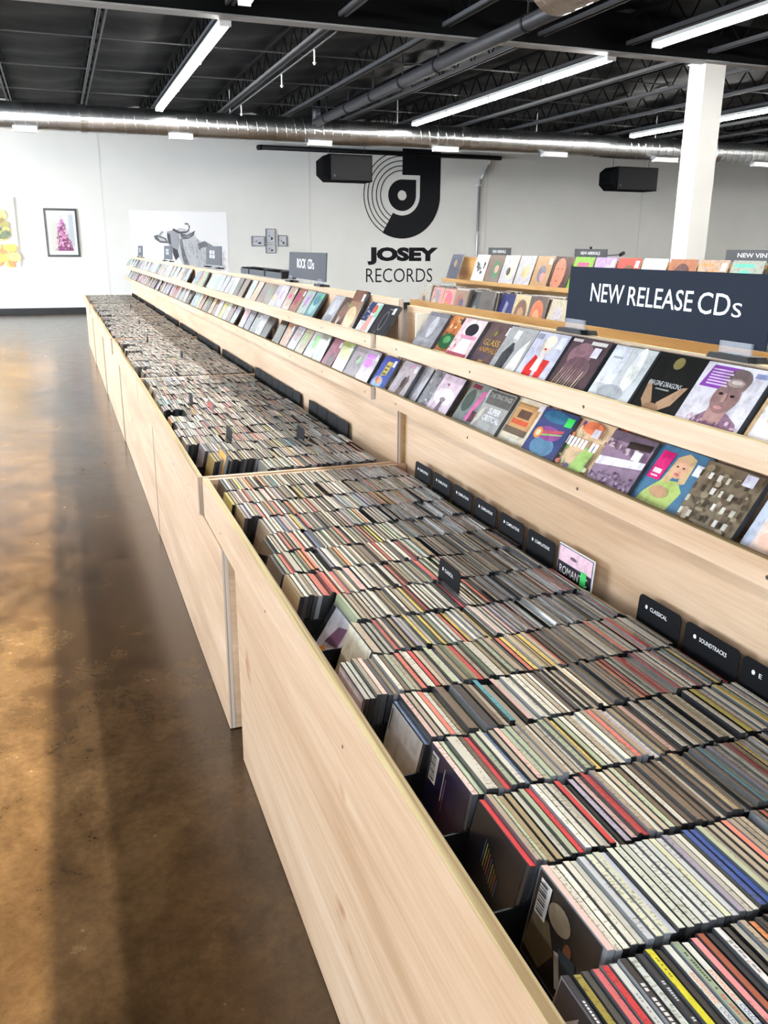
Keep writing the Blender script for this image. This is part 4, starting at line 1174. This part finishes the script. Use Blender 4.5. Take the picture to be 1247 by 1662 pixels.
UF = [
 (2.872, [('r', 0, 0, 1, 1, (54, 54, 60)), ('e', 0.5, 0.52, 0.16, 0.30, (150, 152, 156)), ('e', 0.5, 0.52, 0.135, 0.27, (54, 54, 60)), ('r', 0.5, 0.86, 0.86, 0.9, (130, 130, 136)), tagsq(), ('r', 0.3, 0.1, 0.42, 0.2, (96, 100, 90))], 'charcoal CD with a thin pale ellipse at the rack joint, upper tier'),
 (3.027, [('r', 0, 0, 1, 1, (224, 226, 232)), ('p', [(0.0, 0.4), (0.45, 0.4), (0.5, 1), (0.05, 1)], (62, 74, 112)), ('e', 0.6, 0.8, 0.15, 0.14, (214, 110, 84)), ('p', [(0.36, 0.12), (0.78, 0.12), (0.76, 0.6), (0.48, 0.6)], (222, 168, 156)), ('r', 0.78, 0.55, 0.98, 0.95, (150, 214, 180))] + speck(21, 8, [(206, 210, 226)], 0.04, 0.45, 0.44, 0.95, 0.02, 0.035), 'white CD with a starred blue corner, upper tier'),
 (3.20, [('r', 0, 0, 1, 1, (150, 110, 82)), ('e', 0.45, 0.3, 0.4, 0.3, (206, 184, 140)), ('r', 0, 0.72, 1, 1, (124, 76, 56)), tagsq()], 'tall brown and gold package, upper tier beside the starred CD'),
 (3.347, [('r', 0, 0, 1, 1, (104, 82, 78)), ('e', 0.55, 0.5, 0.3, 0.36, (140, 112, 104)), ('e', 0.5, 0.2, 0.1, 0.16, (206, 190, 180)), ('r', 0.74, 0.7, 0.95, 0.92, (50, 200, 90))], 'dark brown CD with a green tag, upper tier'),
 (3.478, [('r', 0, 0, 1, 1, (184, 186, 194)), ('e', 0.5, 0.6, 0.3, 0.3, (206, 208, 216)), ('e', 0.5, 0.2, 0.35, 0.12, (160, 162, 172))], 'pale grey CD beside the wooden gap, upper tier'),
 (3.76, [('r', 0, 0, 1, 1, (132, 176, 184)), ('e', 0.45, 0.45, 0.3, 0.3, (176, 214, 214)), ('e', 0.5, 0.7, 0.3, 0.2, (110, 156, 168)), ('e', 0.84, 0.86, 0.09, 0.09, (92, 226, 120))], 'pale teal CD with a round green sticker, upper tier'),
]
for k_, (y, shp, lb) in enumerate(UF):
    display_cd(y, 1, 2, shp, lb, scale=1.22 if k_ == 2 else 1.0, lean=math.radians(27) if k_ == 2 else LEAN)
# the remaining face-out CDs running back to the far wall
FPAL = [((206, 210, 214), 'pale grey', 9), ((188, 192, 200), 'silver', 8), ((222, 222, 218), 'off-white', 8), ((150, 152, 160), 'grey', 6), ((60, 60, 66), 'charcoal', 4), ((26, 25, 27), 'black', 3), ((214, 176, 166), 'salmon', 3),
        ((170, 186, 204), 'pale blue', 5), ((190, 196, 170), 'sage', 3), ((150, 120, 92), 'tan', 3), ((206, 190, 160), 'cream', 4), ((120, 100, 96), 'brown', 3), ((196, 130, 110), 'terracotta', 2), ((150, 190, 130), 'green', 1.2)]
FW = [p[2] for p in FPAL]
def rack_at(y):
    for i, q in enumerate(RACKS):
        if q[0] <= y <= q[1]:
            return i
    return 2
for tier, tn, y in ((1, 'upper', 3.90), (0, 'lower', 3.03)):
    cnt = {}
    lowfirst = [((196, 196, 204), 'silver'), ((190, 190, 198), 'grey'), ((166, 196, 110), 'lime green'), ((170, 130, 136), 'rose'), ((162, 164, 170), 'grey'), ((214, 216, 218), 'pale grey'), ((206, 200, 178), 'cream'), ((200, 206, 216), 'silver')]
    j = 0
    while y < 14.6:
        i = rack_at(y)
        if min(abs(y - RACKS[i][0]), abs(y - RACKS[i][1])) < 0.074:
            y = RACKS[i][1] + 0.076 if abs(y - RACKS[i][1]) < 0.074 else RACKS[i][0] + 0.076
            i = rack_at(y)
        q = rnd.choices(FPAL, FW)[0]
        if tier == 0 and j < len(lowfirst):
            c, nm = lowfirst[j]
        else:
            c, nm = q[0], q[1]
        c = tuple(min(245, int(v * rnd.uniform(0.93, 1.05))) for v in c)
        c2 = tuple(max(10, min(250, int(v * rnd.uniform(0.6, 1.25)))) for v in c)
        c3 = tuple(int(v * 0.8) for v in c)
        c = tuple(int(v * 0.93) for v in c)
        shp = [('r', 0, 0, 1, 1, c), ('e', rnd.uniform(0.3, 0.7), rnd.uniform(0.3, 0.7), rnd.uniform(0.1, 0.3), rnd.uniform(0.1, 0.3), c2),
               ('r', 0.1, rnd.uniform(0.05, 0.8), rnd.uniform(0.5, 0.9), 0.86, c2) if rnd.random() < 0.3 else ('e', rnd.uniform(0.2, 0.8), rnd.uniform(0.2, 0.8), 0.1, 0.1, c3)]
        if rnd.random() < 0.4:
            shp.append(tagsq())
        j += 1
        display_cd(y, tier, i, shp, '%s face-out CD, %s beyond the rack joint on the %s tier' % (nm, ordinal(j + (6 if tier else 1)), tn), th=0.010, lean=LEAN + rnd.uniform(-0.10, 0.0), case=rnd.choice([(60, 62, 66), (28, 28, 32), (150, 154, 160)]))
        y += rnd.choice([0.146, 0.148, 0.152, 0.16, 0.30 if rnd.random() < 0.3 else 0.15])

# small dark card boxes on top of the second rack
for k, (ya, yb) in enumerate(((5.60, 5.84), (5.14, 5.56), (4.72, 5.10))):
    o = empty('card_tray', (1.16, (ya + yb) / 2, 1.333), 'low dark card tray behind the second rack top, %s from the ROCK CDs sign' % ORD[2 - k], 'tray', 'dark trays behind the rack')
    L = (yb - ya) / 2
    boxo('tray_side', (-0.03, -L, 0), (-0.024, L, 0.032), SIGNG, o)
    boxo('tray_side', (0.05, -L, 0), (0.056, L, 0.042), BLACK, o)
    boxo('tray_end', (-0.024, -L, 0), (0.05, -L + 0.008, 0.04), BLACK, o)
    boxo('tray_end', (-0.024, L - 0.008, 0), (0.05, L, 0.04), BLACK, o)

# ------------------------------------------------------------------ vinyl island beyond the CD racks
VX0, VX1 = 4.0, 4.47
VY0, VY1 = 1.6, 10.02
vr = empty('vinyl_island', (4.3, 5.8, 0), 'long golden plywood record island with bins and a ledge, beyond the CD racks', 'display rack')
ox, oy = 4.3, 5.8
def vb(n, a, b_, mt):
    return boxo(n, (a[0] - ox, a[1] - oy, a[2]), (b_[0] - ox, b_[1] - oy, b_[2]), mt, vr)
vb('front_apron', (VX0, VY0, 0.30), (VX0 + 0.02, VY1, 0.905), PLYG)
vb('bin_floor', (VX0 + 0.02, VY0, 0.66), (VX1, VY1, 0.68), PLYG)
vb('plinth', (VX0 + 0.1, VY0 + 0.05, 0.0), (VX1 + 0.3, VY1 - 0.05, 0.30), BLACK)
vb('back_board', (VX1 + 0.14, VY0, 0.30), (VX1 + 0.16, VY1, 1.40), PLYG)
vb('ledge_shelf', (VX1 - 0.04, VY0, 1.108), (VX1 + 0.14, VY1, 1.128), PLYG)
vb('ledge_lip', (VX1 - 0.055, VY0, 1.108), (VX1 - 0.04, VY1, 1.150), PLYG)
vb('end_panel', (VX0 + 0.02, VY1 - 0.02, 0.30), (VX1 + 0.14, VY1, 0.90), PLYG)
vb('end_panel', (VX0 + 0.02, VY0, 0.30), (VX1 + 0.14, VY0 + 0.02, 0.90), PLYG)
RC = [((214, 150, 146), 'salmon'), ((222, 160, 150), 'pink'), ((150, 120, 100), 'brown'), ((40, 40, 44), 'black'), ((48, 54, 116), 'navy'), ((196, 182, 140), 'cream'), ((150, 84, 50), 'rust'), ((206, 200, 180), 'ivory'),
      ((70, 60, 60), 'dark'), ((176, 176, 170), 'grey'), ((110, 120, 110), 'green-grey'), ((200, 120, 60), 'orange')]
def record(x, y, z, lean, shapes, label, group, size=0.315, th=0.006):
    o = empty('vinyl_record', (x, y, z), label, 'record', group)
    o.matrix_world = frame_facing_aisle((x, y, z), lean)
    boxo('sleeve', (-size / 2, 0, 0), (size / 2, th, size), pcol((196, 192, 182), 0.4), o)
    art(o, size, size, shapes, 'sleeve_print', 0.0, 0.0004, 0.22)
    return o
def generic_sleeve(q, c):
    c2 = tuple(max(10, min(250, int(v * q.uniform(0.5, 1.3)))) for v in c)
    c3 = q.choice(RC)[0]
    s = [('r', 0, 0, 1, 1, c), ('e', q.uniform(0.35, 0.65), q.uniform(0.4, 0.6), q.uniform(0.15, 0.35), q.uniform(0.2, 0.38), c2), ('e', q.uniform(0.3, 0.7), q.uniform(0.3, 0.7), 0.14, 0.14, c3)]
    if q.random() < 0.5:
        s.append(('r', 0.1, 0.84, q.uniform(0.5, 0.9), 0.92, c2))
    if q.random() < 0.5:
        s.append(tagsq())
    return s
q = random.Random(12)
DISP = [('dark blue', (72, 74, 92)), None, ('white', (226, 226, 222)), ('brown', (112, 96, 84)), ('pale grey', (188, 190, 198)), ('pale grey', (186, 188, 196)), ('tan', (182, 146, 110)), ('rust brown', (124, 70, 58)), ('bright green', (124, 180, 64)), ('lilac', (176, 152, 206)),
        ('red', (186, 70, 62)), ('white', (232, 232, 232)), ('brown', (170, 112, 84)), ('beige', (186, 160, 140)), ('grey-green', (160, 168, 158)), ('black and white', (40, 40, 42)), ('sky blue', (140, 176, 214)), ('coral', (214, 130, 120)), ('pale green', (190, 206, 190)), ('cream', (206, 200, 180)), ('orange', (206, 130, 80)), ('grey', (150, 152, 156)), ('teal', (90, 140, 150)), ('white', (224, 224, 224))]
y = 9.83
for k, dd in enumerate(DISP):
    if dd:
        nm, c = dd
        s = generic_sleeve(q, c)
        if nm == 'white' and k == 2:
            s = [('r', 0, 0, 1, 1, c)] + speck(31, 16, [(40, 40, 44), (70, 70, 76)], 0.1, 0.25, 0.9, 0.75, 0.03, 0.09)
        if nm == 'bright green':
            s = [('r', 0, 0, 1, 1, c), ('r', 0.2, 0.72, 0.8, 0.84, (206, 90, 130)), ('e', 0.5, 0.35, 0.16, 0.2, (200, 170, 90)), ('e', 0.48, 0.15, 0.18, 0.14, (60, 80, 130))]
        if nm == 'rust brown':
            s = [('r', 0, 0, 1, 1, (84, 58, 54)), ('e', 0.4, 0.45, 0.36, 0.5, (196, 130, 104)), ('e', 0.32, 0.62, 0.05, 0.018, (96, 62, 54)), ('e', 0.55, 0.62, 0.05, 0.018, (96, 62, 54)), ('e', 0.42, 0.25, 0.08, 0.025, (166, 90, 80)), ('p', [(0.0, 0.0), (0.12, 0.0), (0.1, 1.0), (0.0, 1.0)], (60, 42, 40))]
        if nm == 'sky blue':
            s = [('r', 0, 0, 1, 1, c), ('p', [(0.08, 0.9), (0.14, 0.9), (0.25, 0.55), (0.6, 0.5), (0.9, 0.8), (0.6, 0.42), (0.2, 0.45)], (244, 246, 248))]
        record(4.45, y - k * 0.345, 1.130, math.radians(18), s, '%s record sleeve face out, %s from the far end of the ledge' % (nm, ordinal(k + 1)), 'records on the ledge')
# bins of records under the ledge: front sleeves one by one, the mass behind as stuff
V, F, CO = [], [], []
y = 9.80
k = 0
while y > VY0 + 0.3:
    c, nm = [RC[9], RC[0], RC[1], RC[2], RC[3], RC[8], RC[4], RC[5], RC[6], RC[7], RC[8], RC[9]][k % 12]
    s = generic_sleeve(q, c)
    if nm == 'cream':
        s = [('r', 0, 0, 1, 1, c), ('e', 0.5, 0.45, 0.36, 0.42, (110, 72, 46)), ('e', 0.5, 0.38, 0.2, 0.26, (180, 136, 100))]
    if nm == 'navy':
        s = [('r', 0, 0, 1, 1, c), ('p', [(0.3, 0.1), (0.5, 0.1), (0.56, 0.7), (0.36, 0.8)], (150, 150, 190))]
    if nm == 'rust':
        s = [('r', 0, 0, 1, 1, (80, 60, 50)), ('e', 0.5, 0.5, 0.36, 0.4, (200, 104, 56)), ('e', 0.48, 0.42, 0.18, 0.2, (226, 150, 100))]
    x0 = 4.04 + q.uniform(0, 0.04)
    ln = math.radians(q.uniform(10, 22))
    record(x0, y, 0.765 + q.uniform(-0.012, 0.01), ln, s, '%s record sleeve at the front of the %s record bin from the far end' % (nm, ordinal(k + 1)), 'records at the bin fronts')
    n_ = 36
    for j in range(1, n_):
        xx = x0 + 0.0085 * j
        if xx > 4.36:
            break
        cc = srgb(tuple(int(v * 0.9) for v in q.choice([(206, 204, 196), (150, 146, 138), (70, 66, 62), (190, 180, 160), (110, 100, 92), (226, 224, 216), (120, 60, 50)])))
        o = len(V)
        sn, cs = math.sin(ln), math.cos(ln)
        zb = 0.765 + q.uniform(-0.01, 0.006)
        for t in (0.0005, 0.0055):
            for (dy, e) in ((-0.157, 0), (0.157, 0), (0.157, 0.315), (-0.157, 0.315)):
                V.append((xx + t * cs + e * sn, y + dy, zb - t * sn + e * cs))
        F += [(o, o + 1, o + 2, o + 3), (o + 7, o + 6, o + 5, o + 4), (o + 3, o + 2, o + 6, o + 7), (o, o + 3, o + 7, o + 4), (o + 1, o + 5, o + 6, o + 2)]
        CO += [cc] * 5
    y -= 0.335
    k += 1
me = bpy.data.meshes.new('record_rows')
me.from_pydata(V, [], F)
me.materials.append(CASE_A)
at = me.attributes.new('Col', 'FLOAT_COLOR', 'FACE')
at.data.foreach_set('color', [v for c in CO for v in c])
o = link('record_rows', me)
o['kind'] = 'stuff'
tag(o, 'tightly packed record sleeves behind the front ones in the record bins', 'records')
# signs above the ledge
def vinyl_sign(y0, y1, z0, z1, txt, label, knob=False):
    r = empty('rack_sign', (4.62, (y0 + y1) / 2, z0), label, 'sign', 'record signs')
    r.matrix_world = frame_facing_aisle((4.62, (y0 + y1) / 2, z0))
    wd, ht = y1 - y0, z1 - z0
    boxo('sign_panel', (-wd / 2, 0, 0), (wd / 2, 0.006, ht), plain('sign_charcoal', (44, 47, 52), 0.4), r)
    art(r, wd, ht, [('t', txt, 0.2, 0.36, 0.8, 0.72, (214, 218, 220), 0.012)], 'lettering', 0.0, 0.0004, 0.5)
    boxo('sign_leg', (-0.01, 0, -0.16), (0.01, 0.006, 0), BLACK, r)
    if knob:
        m = MB()
        m.tube((0.0, 0.003, ht), (0.0, 0.003, ht + 0.02), 0.012, 8)
        m.tube((wd / 2, 0.003, ht * 0.3), (wd / 2 + 0.22, 0.003, ht * 0.45), 0.004, 6)
        m.tube((wd / 2 + 0.20, 0.003, ht * 0.40), (wd / 2 + 0.25, 0.003, ht * 0.62), 0.016, 8)
        m.build('clamp_arm', BLACK, r)
vinyl_sign(8.66, 9.19, 1.418, 1.507, 'NEW ARRIVALS', 'small dark NEW ARRIVALS sign at the far end of the record island')
vinyl_sign(6.85, 7.38, 1.42, 1.500, 'NEW ARRIVALS', 'small dark NEW ARRIVALS sign with a clamp arm, nearer than its twin', True)
vinyl_sign(4.72, 5.33, 1.42, 1.502, 'NEW VINYL', 'dark NEW VINYL sign at the right edge above the records')
